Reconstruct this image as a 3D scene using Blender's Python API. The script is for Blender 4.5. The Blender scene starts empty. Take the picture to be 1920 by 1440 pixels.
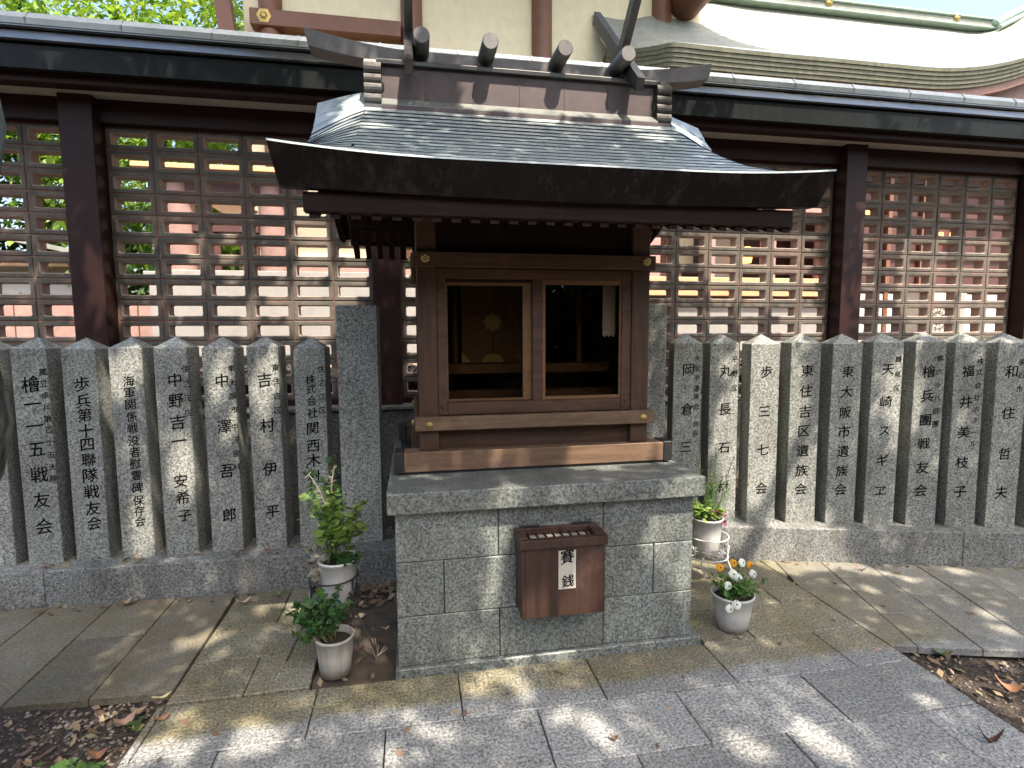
import bpy, math, random
import numpy as np
from mathutils import Matrix, Vector
random.seed(7)
RNG = np.random.default_rng(7)
S = bpy.context.scene
COL = S.collection
rad = math.radians

# ------------------------------------------------------------------ camera
def make_camera():
    yaw, pitch, roll = rad(10.27), rad(5.28), rad(0.32)
    cy, sy, cp, sp = math.cos(yaw), math.sin(yaw), math.cos(pitch), math.sin(pitch)
    fwd = Vector((sy*cp, cy*cp, -sp)); right = Vector((cy, -sy, 0)); down = fwd.cross(right)
    c, s = math.cos(roll), math.sin(roll)
    r2 = c*right + s*down; d2 = -s*right + c*down
    m = Matrix((r2, -d2, -fwd)).transposed().to_4x4()
    m.translation = Vector((0, 0, 1.5))
    cam = bpy.data.cameras.new('camera')
    cam.sensor_width = 36.0; cam.lens = 1017/1920*36; cam.clip_start = 0.05; cam.clip_end = 800
    o = bpy.data.objects.new('camera', cam); o.matrix_world = m; COL.objects.link(o)
    S.camera = o
make_camera()

# ------------------------------------------------------------------ light
SUN_EL, SUN_AZ = rad(60.0), rad(21.0)
SUN = Vector((math.cos(SUN_EL)*math.sin(SUN_AZ), -math.cos(SUN_EL)*math.cos(SUN_AZ), math.sin(SUN_EL)))
W = bpy.data.worlds.new('World'); S.world = W; W.use_nodes = True
nt = W.node_tree; nt.nodes.clear()
sky = nt.nodes.new('ShaderNodeTexSky'); sky.sky_type = 'NISHITA'; sky.sun_disc = False
sky.sun_elevation = SUN_EL; sky.sun_rotation = math.atan2(SUN.x, SUN.y)
sky.air_density = 1.0; sky.dust_density = 5.0; sky.ozone_density = 1.0
bg = nt.nodes.new('ShaderNodeBackground'); bg.inputs['Strength'].default_value = 0.15
wo = nt.nodes.new('ShaderNodeOutputWorld')
nt.links.new(sky.outputs[0], bg.inputs[0]); nt.links.new(bg.outputs[0], wo.inputs[0])
sl = bpy.data.lights.new('sun', 'SUN'); sl.energy = 3.0; sl.angle = rad(0.53); sl.color = (1.0, 0.89, 0.77)
so = bpy.data.objects.new('sun', sl); so.rotation_euler = (-SUN).to_track_quat('-Z', 'Y').to_euler(); COL.objects.link(so)
vs = S.view_settings
S.display_settings.display_device = 'sRGB'
vs.view_transform = 'Standard'; vs.look = 'None'; vs.gamma = 1.0; vs.use_curve_mapping = False
vs.exposure = 1.82
S.cycles.max_bounces = 8; S.cycles.diffuse_bounces = 4; S.cycles.glossy_bounces = 3
S.cycles.transparent_max_bounces = 12; S.cycles.transmission_bounces = 4
S.cycles.caustics_reflective = False; S.cycles.caustics_refractive = False
S.cycles.sample_clamp_indirect = 6.0
S.cycles.use_denoising = True

# ------------------------------------------------------------------ object helpers
def mw(o):
    m = Matrix.LocRotScale(o.location, o.rotation_euler, o.scale)
    if o.parent: m = mw(o.parent) @ o.matrix_parent_inverse @ m
    return m
def adopt(o, parent):
    o.parent = parent; o.matrix_parent_inverse = mw(parent).inverted()
def tag(o, label=None, cat=None, group=None, kind=None):
    if label: o['label'] = label
    if cat: o['category'] = cat
    if group: o['group'] = group
    if kind: o['kind'] = kind
    return o
def thing(name, label, cat, loc=(0, 0, 0), rz=0.0, group=None, kind=None):
    o = bpy.data.objects.new(name, None); o.location = loc; o.rotation_euler = (0, 0, rz); o.empty_display_size = 0.1
    COL.objects.link(o); return tag(o, label, cat, group, kind)
def inst(name, mesh, parent=None, loc=(0, 0, 0), rot=(0, 0, 0), local=False):
    o = bpy.data.objects.new(name, mesh); o.location = loc; o.rotation_euler = rot
    COL.objects.link(o)
    if parent:
        if local: o.parent = parent
        else: adopt(o, parent)
    return o
def bevel(o, w=0.004, seg=2, ang=40):
    m = o.modifiers.new('bevel', 'BEVEL'); m.width = w; m.segments = seg; m.limit_method = 'ANGLE'; m.angle_limit = rad(ang)
    m.harden_normals = False
    return o

class G:
    """collects faces for ONE mesh"""
    def __init__(s): s.v = []; s.f = []; s.m = []; s.sm = []
    def add(s, vs_, fs, mi=0, smooth=False):
        b = len(s.v); s.v += [tuple(p) for p in vs_]
        for f in fs: s.f.append(tuple(i+b for i in f)); s.m.append(mi); s.sm.append(smooth)
        return s
    def box(s, x0, x1, y0, y1, z0, z1, mi=0, M=None):
        p = [(x0,y0,z0),(x1,y0,z0),(x1,y1,z0),(x0,y1,z0),(x0,y0,z1),(x1,y0,z1),(x1,y1,z1),(x0,y1,z1)]
        if M is not None: p = [M @ Vector(q) for q in p]
        return s.add(p, [(0,3,2,1),(4,5,6,7),(0,1,5,4),(1,2,6,5),(2,3,7,6),(3,0,4,7)], mi)
    def prism(s, prof, axis, a, b, mi=0, smooth=False):
        """closed profile (list of 2-tuples) extruded along axis from a to b"""
        n = len(prof)
        def P(u, w, t): return (t,u,w) if axis == 'x' else ((u,t,w) if axis == 'y' else (u,w,t))
        v = [P(u,w,a) for u,w in prof]+[P(u,w,b) for u,w in prof]
        f = [(i,(i+1)%n,n+(i+1)%n,n+i) for i in range(n)]
        s.add(v, f, mi, smooth); s.add(v, [tuple(range(n))[::-1], tuple(range(n,2*n))], mi); return s
    def tube(s, pts, r, n=8, mi=0, smooth=True, cap=True):
        pts = [Vector(p) for p in pts]; R = r if isinstance(r, (list, tuple)) else [r]*len(pts)
        v = []; f = []; up = None
        for i, p in enumerate(pts):
            d = (pts[min(i+1,len(pts)-1)]-pts[max(i-1,0)]).normalized()
            if up is None: up = Vector((0,0,1)) if abs(d.z) < .9 else Vector((1,0,0))
            a = d.cross(up).normalized(); b = a.cross(d).normalized(); up = b
            for k in range(n):
                t = 2*math.pi*k/n; v.append(p+R[i]*(math.cos(t)*a+math.sin(t)*b))
        for i in range(len(pts)-1):
            for k in range(n): f.append((i*n+k,i*n+(k+1)%n,(i+1)*n+(k+1)%n,(i+1)*n+k))
        s.add(v, f, mi, smooth)
        if cap:
            s.add(v, [tuple(range(n))[::-1], tuple(range((len(pts)-1)*n, len(pts)*n))], mi)
        return s
    def lathe(s, prof, n=24, mi=0, c=(0,0,0), smooth=True, M=None):
        v = []; f = []
        for r, z in prof:
            for k in range(n):
                t = 2*math.pi*k/n; q = Vector((r*math.cos(t), r*math.sin(t), z))
                if M is not None: q = M @ q
                v.append((c[0]+q.x, c[1]+q.y, c[2]+q.z))
        for i in range(len(prof)-1):
            for k in range(n): f.append((i*n+k,i*n+(k+1)%n,(i+1)*n+(k+1)%n,(i+1)*n+k))
        return s.add(v, f, mi, smooth)
    def grid(s, rows, mi=0, smooth=True):
        n = len(rows[0]); v = [p for r in rows for p in r]
        f = [(i*n+k,i*n+k+1,(i+1)*n+k+1,(i+1)*n+k) for i in range(len(rows)-1) for k in range(n-1)]
        return s.add(v, f, mi, smooth)
    def mesh(s, name, mats):
        me = bpy.data.meshes.new(name); me.from_pydata(s.v, [], s.f)
        for m in (mats if isinstance(mats, (list, tuple)) else [mats]): me.materials.append(m)
        me.polygons.foreach_set('material_index', s.m); me.polygons.foreach_set('use_smooth', s.sm)
        me.update(); return me
    def obj(s, name, mats, parent=None, **k):
        return inst(name, s.mesh(name, mats), parent, **k)

def quads_mesh(name, V, mat, mats_idx=None):
    """V: (n,4,3) array of loose quads"""
    n = len(V); me = bpy.data.meshes.new(name)
    me.vertices.add(n*4); me.vertices.foreach_set('co', np.ascontiguousarray(V, dtype=np.float32).ravel())
    me.loops.add(n*4); me.loops.foreach_set('vertex_index', np.arange(n*4, dtype=np.int32))
    me.polygons.add(n); me.polygons.foreach_set('loop_start', np.arange(0, n*4, 4, dtype=np.int32))
    try: me.polygons.foreach_set('loop_total', np.full(n, 4, dtype=np.int32))
    except Exception: pass
    for m in (mat if isinstance(mat, (list, tuple)) else [mat]): me.materials.append(m)
    if mats_idx is not None: me.polygons.foreach_set('material_index', mats_idx)
    me.update(calc_edges=True); me.validate(); return me

def leaf_quads(P, size, rng, aspect=0.5, flat=0.6, jit=0.35, dirs=None):
    """rhombic leaves at points P (n,3): flat -> how horizontal"""
    n = len(P)
    nrm = rng.normal(size=(n,3)); nrm[:,2] = np.abs(nrm[:,2])+flat*2.2; nrm /= np.linalg.norm(nrm,axis=1)[:,None]
    d = rng.normal(size=(n,3)) if dirs is None else dirs+rng.normal(size=(n,3))*0.3
    d -= (d*nrm).sum(1)[:,None]*nrm; d /= np.linalg.norm(d,axis=1)[:,None]+1e-9
    w = np.cross(nrm, d)
    L = size*(1+jit*rng.normal(size=n)).clip(.4,1.8); L = L[:,None]
    a = P-d*L*.5; b = P+w*L*aspect*.5+d*L*.05-nrm*L*.06; c = P+d*L*.5-nrm*L*.1; e = P-w*L*aspect*.5+d*L*.05-nrm*L*.06
    return np.stack([a,b,c,e],axis=1)
INSCR={'L1': [('檜',0.001,1.233,0.1),('一',0.001,1.121,0.1),('一',0.002,0.997,0.1),('五',0.003,0.863,0.1),('戦',0.004,0.718,0.1),('友',0.004,0.569,0.1),('会',0.005,0.415,0.1),('獨',0.064,1.3,0.045),('立',0.066,1.237,0.045),('歩',0.067,1.168,0.045),('兵',0.068,1.099,0.045),('第',0.069,1.035,0.045),('百',0.07,0.971,0.045),('十',0.072,0.903,0.045),('五',0.073,0.829,0.045),('大',0.074,0.758,0.045),('隊',0.075,0.693,0.045)],'L2': [('歩',0.008,1.231,0.085),('兵',0.01,1.133,0.085),('第',0.011,1.053,0.085),('十',0.012,0.961,0.085),('四',0.013,0.881,0.085),('聯',0.015,0.793,0.085),('隊',0.016,0.703,0.085),('戦',0.018,0.605,0.085),('友',0.019,0.507,0.085),('会',0.02,0.418,0.085)],'L3': [('海',0.01,1.241,0.066),('軍',0.011,1.173,0.066),('関',0.011,1.105,0.066),('係',0.012,1.034,0.066),('戦',0.013,0.968,0.066),('没',0.014,0.893,0.066),('者',0.015,0.827,0.066),('慰',0.015,0.758,0.066),('霊',0.016,0.688,0.066),('碑',0.017,0.615,0.066),('保',0.018,0.538,0.066),('存',0.019,0.477,0.066),('会',0.019,0.412,0.066)],'L4': [('中',0.016,1.243,0.09),('野',0.016,1.121,0.09),('吉',0.017,0.995,0.09),('一',0.018,0.884,0.09),('安',0.013,0.645,0.085),('希',0.018,0.544,0.085),('子',0.024,0.434,0.085),('住',0.074,1.307,0.045),('之',0.076,1.22,0.045),('江',0.077,1.135,0.045),('区',0.079,1.047,0.045)],'L5': [('中',0.014,1.238,0.09),('澤',0.015,0.962,0.09),('吾',0.016,0.694,0.09),('郎',0.018,0.426,0.09),('東',0.071,1.309,0.045),('大',0.073,1.224,0.045),('阪',0.074,1.145,0.045),('市',0.076,1.065,0.045),('中',0.074,0.96,0.045),('沢',0.074,0.879,0.045),('歯',0.074,0.799,0.045),('科',0.074,0.718,0.045)],'L6': [('吉',0.005,1.233,0.09),('村',0.009,0.96,0.09),('伊',0.012,0.693,0.09),('平',0.015,0.431,0.09),('東',0.072,1.305,0.045),('住',0.072,1.226,0.045),('吉',0.072,1.136,0.045),('区',0.073,1.049,0.045)],'L7': [('株',0.002,1.238,0.065),('式',0.004,1.18,0.065),('会',0.005,1.109,0.065),('社',0.007,1.034,0.065),('関',0.006,0.939,0.085),('西',0.006,0.831,0.085),('木',0.005,0.742,0.085),('材',0.004,0.639,0.085),('住',0.066,1.302,0.045),('之',0.066,1.221,0.045),('江',0.066,1.133,0.045),('区',0.066,1.049,0.045)],'R0': [('岡',0.005,1.256,0.088),('倉',0.004,0.99,0.088),('三',0.003,0.731,0.088),('大',0.062,1.33,0.045),('阪',0.063,1.266,0.045),('市',0.063,1.202,0.045),('遺',0.063,1.13,0.045),('族',0.063,1.077,0.045),('会',0.064,1.008,0.045),('会',0.063,0.888,0.045),('長',0.061,0.823,0.045)],'R1': [('丸',0.01,1.249,0.088),('長',0.01,0.991,0.088),('石',0.01,0.727,0.088),('材',0.009,0.459,0.088),('平',0.066,1.326,0.045),('野',0.068,1.231,0.045),('区',0.069,1.131,0.045)],'R2': [('歩',0.009,1.249,0.088),('三',0.006,0.982,0.088),('七',0.003,0.723,0.088),('会',-0.0,0.456,0.088)],'R3': [('東',0.012,1.249,0.085),('住',0.009,1.115,0.085),('吉',0.007,0.977,0.085),('区',0.005,0.848,0.085),('遺',0.002,0.715,0.085),('族',0.0,0.581,0.085),('会',-0.002,0.454,0.085)],'R4': [('東',0.007,1.249,0.085),('大',0.005,1.116,0.085),('阪',0.004,0.978,0.085),('市',0.002,0.85,0.085),('遺',0.001,0.718,0.085),('族',-0.001,0.585,0.085),('会',-0.002,0.458,0.085)],'R5': [('天',0.005,1.256,0.085),('崎',0.004,1.046,0.085),('ス',0.004,0.853,0.085),('ギ',0.003,0.657,0.085),('ヱ',0.003,0.452,0.085),('鶴',0.064,1.325,0.045),('見',0.064,1.224,0.045),('区',0.064,1.134,0.045)],'R6': [('檜',-0.005,1.242,0.085),('兵',-0.006,1.082,0.085),('團',-0.007,0.925,0.085),('戦',-0.008,0.77,0.085),('友',-0.009,0.611,0.085),('会',-0.01,0.457,0.085),('第',0.057,1.324,0.045),('六',0.057,1.238,0.045),('十',0.056,1.152,0.045),('八',0.056,1.065,0.045),('師',0.055,0.982,0.045),('團',0.055,0.901,0.045)],'R7': [('福',-0.008,1.249,0.085),('井',-0.009,1.049,0.085),('美',-0.009,0.851,0.085),('枝',-0.01,0.65,0.085),('子',-0.01,0.454,0.085),('株',0.061,1.31,0.045),('式',0.06,1.242,0.045),('会',0.058,1.156,0.045),('社',0.056,1.077,0.045),('ホ',0.055,1.001,0.045),('ネ',0.053,0.928,0.045),('ー',0.052,0.851,0.045),('ル',0.05,0.774,0.045)],'R8': [('和',-0.003,1.249,0.088),('住',-0.004,0.981,0.088),('哲',-0.005,0.713,0.088),('夫',-0.006,0.456,0.088),('高',0.059,1.31,0.045),('石',0.056,1.225,0.045),('市',0.053,1.136,0.045)]}
# ------------------------------------------------------------------ materials
class NT:
    def __init__(s, name):
        s.m = bpy.data.materials.new(name); s.m.use_nodes = True; s.t = s.m.node_tree; s.t.nodes.clear()
        s.out = s.n('ShaderNodeOutputMaterial'); s.b = s.n('ShaderNodeBsdfPrincipled'); s.l(s.b.outputs[0], s.out.inputs[0])
        s.geo = s.n('ShaderNodeNewGeometry'); s.oi = s.n('ShaderNodeObjectInfo')
    def n(s, t, **k):
        x = s.t.nodes.new(t)
        for a, b in k.items(): setattr(x, a, b)
        return x
    def l(s, a, b): s.t.links.new(a, b)
    def pos(s, sc=(1,1,1), obj=False):
        m = s.n('ShaderNodeMapping'); m.inputs['Scale'].default_value = sc
        if obj:
            tc = s.n('ShaderNodeTexCoord'); s.l(tc.outputs['Object'], m.inputs[0])
        else: s.l(s.geo.outputs['Position'], m.inputs[0])
        return m.outputs[0]
    def noise(s, scale, detail=2, rough=.5, vec=None, dist=0):
        x = s.n('ShaderNodeTexNoise'); x.inputs['Scale'].default_value = scale; x.inputs['Detail'].default_value = detail
        x.inputs['Roughness'].default_value = rough; x.inputs['Distortion'].default_value = dist
        s.l(vec if vec is not None else s.pos(), x.inputs['Vector']); return x.outputs[0]
    def vor(s, scale, vec=None, feat='F1'):
        x = s.n('ShaderNodeTexVoronoi', feature=feat); x.inputs['Scale'].default_value = scale
        s.l(vec if vec is not None else s.pos(), x.inputs['Vector']); return x
    def ramp(s, fac, stops, interp='LINEAR'):
        r = s.n('ShaderNodeValToRGB'); cr = r.color_ramp; cr.interpolation = interp
        while len(cr.elements) < len(stops): cr.elements.new(.5)
        for e, (p, c) in zip(cr.elements, stops):
            e.position = p; e.color = (c, c, c, 1) if isinstance(c, (int, float)) else (*c, 1)
        s.l(fac, r.inputs[0]); return r.outputs[0]
    def mix(s, fac, a, b, mode='MIX'):
        x = s.n('ShaderNodeMix', data_type='RGBA', blend_type=mode); x.clamp_factor = True
        for i, v in ((0, fac), (6, a), (7, b)):
            if isinstance(v, (int, float)): x.inputs[i].default_value = v if i == 0 else (v, v, v, 1)
            elif isinstance(v, tuple): x.inputs[i].default_value = (*v, 1)
            else: s.l(v, x.inputs[i])
        return x.outputs[2]
    def math(s, op, a, b=0.0, clamp=False):
        x = s.n('ShaderNodeMath', operation=op); x.use_clamp = clamp
        for i, v in ((0, a), (1, b)):
            if isinstance(v, (int, float)): x.inputs[i].default_value = v
            else: s.l(v, x.inputs[i])
        return x.outputs[0]
    def xyz(s, vec=None):
        x = s.n('ShaderNodeSeparateXYZ'); s.l(vec if vec is not None else s.geo.outputs['Position'], x.inputs[0]); return x.outputs
    def rnd(s, lo, hi, island=False):
        x = s.n('ShaderNodeMapRange'); x.inputs[3].default_value = lo; x.inputs[4].default_value = hi
        s.l(s.geo.outputs['Random Per Island'] if island else s.oi.outputs['Random'], x.inputs[0]); return x.outputs[0]
    def bump(s, h, strength=.3, dist=.005):
        x = s.n('ShaderNodeBump'); x.inputs['Strength'].default_value = strength; x.inputs['Distance'].default_value = dist
        s.l(h, x.inputs['Height']); s.l(x.outputs[0], s.b.inputs['Normal']); return x
    def set(s, col=None, rough=None, metal=None, spec=None):
        for k, v in (('Base Color', col), ('Roughness', rough), ('Metallic', metal), ('Specular IOR Level', spec)):
            if v is None: continue
            if isinstance(v, (int, float)): s.b.inputs[k].default_value = v
            elif isinstance(v, tuple): s.b.inputs[k].default_value = (*v, 1)
            else: s.l(v, s.b.inputs[k])
        return s.m

def granite(name, tint=(.27,.285,.27), stain=None, grime=.0, rough=.7, scale=88, contrast=1.0):
    s = NT(name)
    a = s.noise(scale, 3, .75); b = s.vor(scale*1.3)
    lo, hi = 1-.74*contrast, 1+.62*contrast
    c = s.ramp(a, [(.36, lo), (.46, 1-.25*contrast), (.54, 1+.08*contrast), (.64, hi)])
    fleck = s.ramp(b.outputs['Distance'], [(.05, 1-.5*contrast), (.3, 1.0)])
    sp = s.mix(1.0, c, fleck, 'MULTIPLY')
    big = s.ramp(s.noise(2.3, 4, .6), [(.3, .82), (.7, 1.12)])
    col = s.mix(1.0, s.mix(1.0, tint, sp, 'MULTIPLY'), big, 'MULTIPLY')
    col = s.mix(1.0, col, s.rnd(.82, 1.14), 'MULTIPLY')
    if stain: col = stain(s, col)
    if grime:
        g = s.ramp(s.noise(9, 5, .7, vec=s.pos((1,1,.35))), [(.45, 0.0), (.72, grime)])
        col = s.mix(g, col, (.06, .055, .04))
    s.bump(a, .2, .003)
    return s.set(col, rough, spec=.45)

def wood(name, base, dark, rough=.6, axis='x', scale=1.0, wear=.3):
    s = NT(name)
    sc = {'x': (3,40,40), 'y': (40,3,40), 'z': (40,40,3)}[axis]
    g = s.noise(1.0*scale, 5, .65, vec=s.pos(sc), dist=.6)
    col = s.mix(s.ramp(g, [(.3, 0.0), (.7, 1.0)]), dark, base)
    w = s.ramp(s.noise(6, 4, .7), [(.5, 0.0), (.8, wear)])
    col = s.mix(w, col, tuple(min(1, c*1.7+.03) for c in base))
    col = s.mix(1.0, col, s.rnd(.88, 1.12), 'MULTIPLY')
    s.bump(g, .2, .002)
    return s.set(col, rough, spec=.35)

def paint(name, base, rough=.5, var=.15, metal=0, bump=.05, streak=0.0, scol=(.1,.1,.1)):
    s = NT(name)
    n = s.noise(5, 5, .65)
    col = s.mix(1.0, base, s.ramp(n, [(.3, 1-var), (.7, 1+var)]), 'MULTIPLY')
    col = s.mix(1.0, col, s.rnd(.94, 1.06), 'MULTIPLY')
    if streak:
        k = s.ramp(s.noise(1, 4, .7, vec=s.pos((22,22,2.2))), [(.5, 0.0), (.75, streak)])
        col = s.mix(k, col, scol)
    f = s.noise(60, 3, .6); s.bump(f, bump, .002)
    return s.set(col, rough, metal)

def leafmat(name, a, b, trans=.35, rough=.5, c=None):
    s = NT(name)
    r = s.geo.outputs['Random Per Island']
    stops = [(0, a), (1, b)] if c is None else [(0, a), (.6, b), (1, c)]
    col = s.ramp(r, stops)
    col = s.mix(1.0, col, s.ramp(s.noise(1.3, 2), [(.3, .75), (.7, 1.2)]), 'MULTIPLY')
    s.set(col, rough, spec=.3)
    t = s.n('ShaderNodeBsdfTranslucent'); s.l(s.mix(1.0, col, (1.25, 1.3, .6), 'MULTIPLY'), t.inputs[0])
    m = s.n('ShaderNodeMixShader'); m.inputs[0].default_value = trans
    s.l(s.b.outputs[0], m.inputs[1]); s.l(t.outputs[0], m.inputs[2]); s.l(m.outputs[0], s.out.inputs[0])
    return s.m

def moss_stain(s, col):
    """yellow-brown algae under the shrine's drip line and on the shaded strips (a stain with its own edge)"""
    x, y, z = s.xyz()[:3]
    n = s.noise(7, 4, .65)
    e = s.math('ADD', y, s.math('MULTIPLY', s.math('SUBTRACT', n, .5), .16))
    m = s.ramp(s.math('SUBTRACT', e, 1.6), [(.47, 0.0), (.53, 1.0)])
    xm = s.ramp(s.math('MULTIPLY', s.math('ADD', x, 3.0), .125), [(.64, 1.0), (.72, .45)])
    n2 = s.ramp(s.noise(3, 4, .6), [(.3, .55), (.6, 1.0)])
    f = s.math('MULTIPLY', s.math('MULTIPLY', m, n2), xm)
    return s.mix(f, col, s.mix(1.0, col, (.78, .68, .42), 'MULTIPLY'))
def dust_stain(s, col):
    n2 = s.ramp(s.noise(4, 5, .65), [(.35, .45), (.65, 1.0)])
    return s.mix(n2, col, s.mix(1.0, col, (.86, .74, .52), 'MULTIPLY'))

M = {}
M['gran'] = granite('granite_post', (.33,.34,.30), grime=.42)
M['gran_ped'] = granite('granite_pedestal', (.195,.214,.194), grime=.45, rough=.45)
M['gran_kerb'] = granite('granite_kerb', (.25,.255,.235), grime=.6)
M['pave'] = granite('granite_paving', (.285,.29,.278), stain=moss_stain, grime=.12, rough=.5)
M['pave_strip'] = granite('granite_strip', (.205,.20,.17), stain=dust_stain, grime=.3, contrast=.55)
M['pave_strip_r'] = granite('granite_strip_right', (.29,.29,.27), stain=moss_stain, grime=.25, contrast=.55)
M['low'] = granite('granite_low_wall', (.17,.155,.13), grime=.5)
M['ink'] = paint('black_lettering', (.008,.008,.008), .9, .1)
M['wood'] = wood('brown_timber', (.095,.050,.028), (.048,.024,.013), .55, 'x', wear=.35)
M['woodz'] = wood('brown_timber_upright', (.088,.045,.025), (.044,.022,.012), .55, 'z', wear=.3)
M['woodw'] = wood('weathered_timber', (.20,.125,.075), (.11,.065,.038), .65, 'x', wear=.4)
M['woodl'] = wood('orange_timber', (.20,.105,.045), (.13,.062,.025), .5, 'x', wear=.2)
M['wooddk'] = wood('dark_timber', (.028,.014,.010), (.013,.007,.006), .6, 'x', wear=.15)
M['panel'] = wood('wall_panel_timber', (.085,.05,.032), (.05,.028,.018), .6, 'x', wear=.25)
M['iron'] = paint('black_iron', (.018,.017,.017), .5, .2, 0)
M['gold'] = paint('old_brass', (.40,.29,.10), .45, .3, .85)
M['rust'] = wood('brown_painted_board', (.066,.034,.023), (.034,.017,.012), .5, 'z', scale=.8, wear=.55)
M['joint'] = paint('dark_joint', (.025,.024,.022), .95, .3)
M['inner_wood'] = wood('inner_timber', (.19,.115,.065), (.12,.07,.038), .5, 'z', wear=.2)
M['gold_dull'] = paint('dull_gilt', (.42,.36,.13), .5, .3, .2)
M['rail'] = paint('maroon_paint', (.030,.0125,.0105), .5, .2)
M['soffit'] = paint('pale_plaster', (.55,.53,.48), .9, .08)
M['cream'] = paint('cream_plaster', (.80,.72,.47), .9, .07, streak=.22, scol=(.55,.48,.30))
M['white'] = paint('white_plaster', (.30,.285,.26), .9, .10, streak=.15, scol=(.5,.47,.42))
M['redwood'] = paint('faded_red_paint', (.33,.20,.165), .65, .2)
M['browncol'] = paint('red_brown_column', (.17,.073,.036), .55, .15)
M['darkred'] = paint('dark_red_interior', (.085,.034,.027), .6, .2)
M['tan'] = paint('tan_board', (.55,.33,.17), .6, .1)
def plastic(name, base, grime):
    s = NT(name); z = s.xyz()[2]; n = s.noise(24, 5, .7)
    col = s.mix(1.0, base, s.ramp(s.noise(6, 4), [(.3, .9), (.7, 1.06)]), 'MULTIPLY')
    k = s.ramp(s.noise(1, 4, .7, vec=s.pos((26,26,3))), [(.48, 0.0), (.75, grime)]); col = s.mix(k, col, (.24,.20,.14))
    h = s.math('ADD', s.math('MULTIPLY', z, 9.0), s.math('MULTIPLY', n, .55))       # soil splashed on the foot
    col = s.mix(s.ramp(h, [(.30, .75), (.62, 0.0)]), col, (.12,.085,.055))
    s.bump(s.noise(50, 3), .06, .002); return s.set(col, .45)
M['pot'] = plastic('white_plastic', (.60,.59,.55), .18)
M['potdirty'] = plastic('dirty_white_plastic', (.46,.44,.39), .6)
M['wire'] = paint('dark_wire', (.05,.05,.048), .45, .2, .3)
M['wirew'] = paint('white_wire', (.7,.68,.63), .45, .1)
M['teal'] = paint('teal_paint', (.20,.42,.42), .5, .2)
M['paper'] = paint('white_paper', (.72,.74,.78), .85, .04)
M['label'] = paint('aged_paper', (.46,.44,.37), .85, .08)
M['brass_tray'] = paint('grey_slats', (.40,.38,.30), .5, .15, .2)
M['soil'] = paint('potting_soil', (.035,.026,.018), .95, .4)
M['fan'] = paint('beige_plastic', (.62,.57,.46), .5, .06)

def copper(name, base, patina, metal, rough, sc=6, var=.15):
    s = NT(name)
    n = s.noise(sc, 5, .65); col = s.mix(s.ramp(n, [(.35, 0.0), (.65, 1.0)]), base, patina)
    col = s.mix(1.0, col, s.rnd(1-var, 1+var), 'MULTIPLY')
    f = s.noise(40, 4, .7)
    s.bump(s.noise(14, 3, .6), .05, .004)
    return s.set(col, s.ramp(f, [(.3, rough-.08), (.7, rough+.12)]), metal)
M['copper'] = copper('weathered_copper_plate', (.52,.58,.57), (.41,.48,.47), .2, .36, var=.045)
M['copper_dk'] = copper('dark_copper', (.085,.075,.072), (.13,.13,.12), .75, .36)
M['copper_ridge'] = copper('dark_copper_panel', (.082,.062,.060), (.12,.09,.086), .25, .48)
M['log'] = copper('grey_copper_log', (.13,.125,.12), (.19,.18,.17), .5, .45)
M['eave'] = paint('dark_eave_board', (.009,.0065,.006), .6, .35, 0, bump=.3, streak=.55, scol=(.06,.048,.04))
M['skirt'] = copper('grey_green_skirt', (.24,.25,.225), (.18,.195,.175), .2, .45)
M['gap_shadow'] = paint('painted_gap_shadow', (.035,.036,.036), .8, .2)  # near-black paints in the shadow under each plate's lower lip
M['wallridge'] = copper('grey_copper_ridge', (.12,.135,.135), (.17,.19,.19), .6, .32, 4)
M['verdigris'] = copper('verdigris_copper', (.24,.36,.29), (.40,.47,.40), .15, .6)
M['wallroof'] = copper('green_black_copper', (.026,.030,.028), (.050,.055,.051), .5, .33, 3)
M['gutter'] = paint('green_black_fascia', (.009,.012,.011), .5, .3, streak=.35, scol=(.03,.034,.032))
M['rooftop'] = copper('pale_copper_roof', (.27,.28,.235), (.20,.21,.17), .05, .75, 9)
M['bark_roof'] = copper('mossy_bark_edge', (.17,.17,.11), (.10,.105,.07), .0, .8, 12)

def concrete_front():
    s = NT('mossy_block_face')
    n = s.noise(9, 5, .7); n2 = s.noise(2.2, 4, .65); g = s.noise(130, 3, .7)
    col = s.mix(s.ramp(n, [(.35, 0.0), (.65, 1.0)]), (.085,.088,.070), (.165,.145,.115))
    col = s.mix(s.ramp(n2, [(.50, 0.0), (.72, .65)]), col, (.28,.175,.13))
    col = s.mix(1.0, col, s.ramp(g, [(.35, .7), (.65, 1.25)]), 'MULTIPLY')
    col = s.mix(1.0, col, s.rnd(.82, 1.12), 'MULTIPLY')
    s.bump(g, .3, .003); return s.set(col, .9)
M['blockf'] = concrete_front()
M['blocki'] = paint('pink_brown_block_inside', (.36,.27,.23), .85, .15, bump=.2)
M['mortar'] = paint('red_brown_mortar', (.20,.10,.075), .9, .25)

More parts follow.
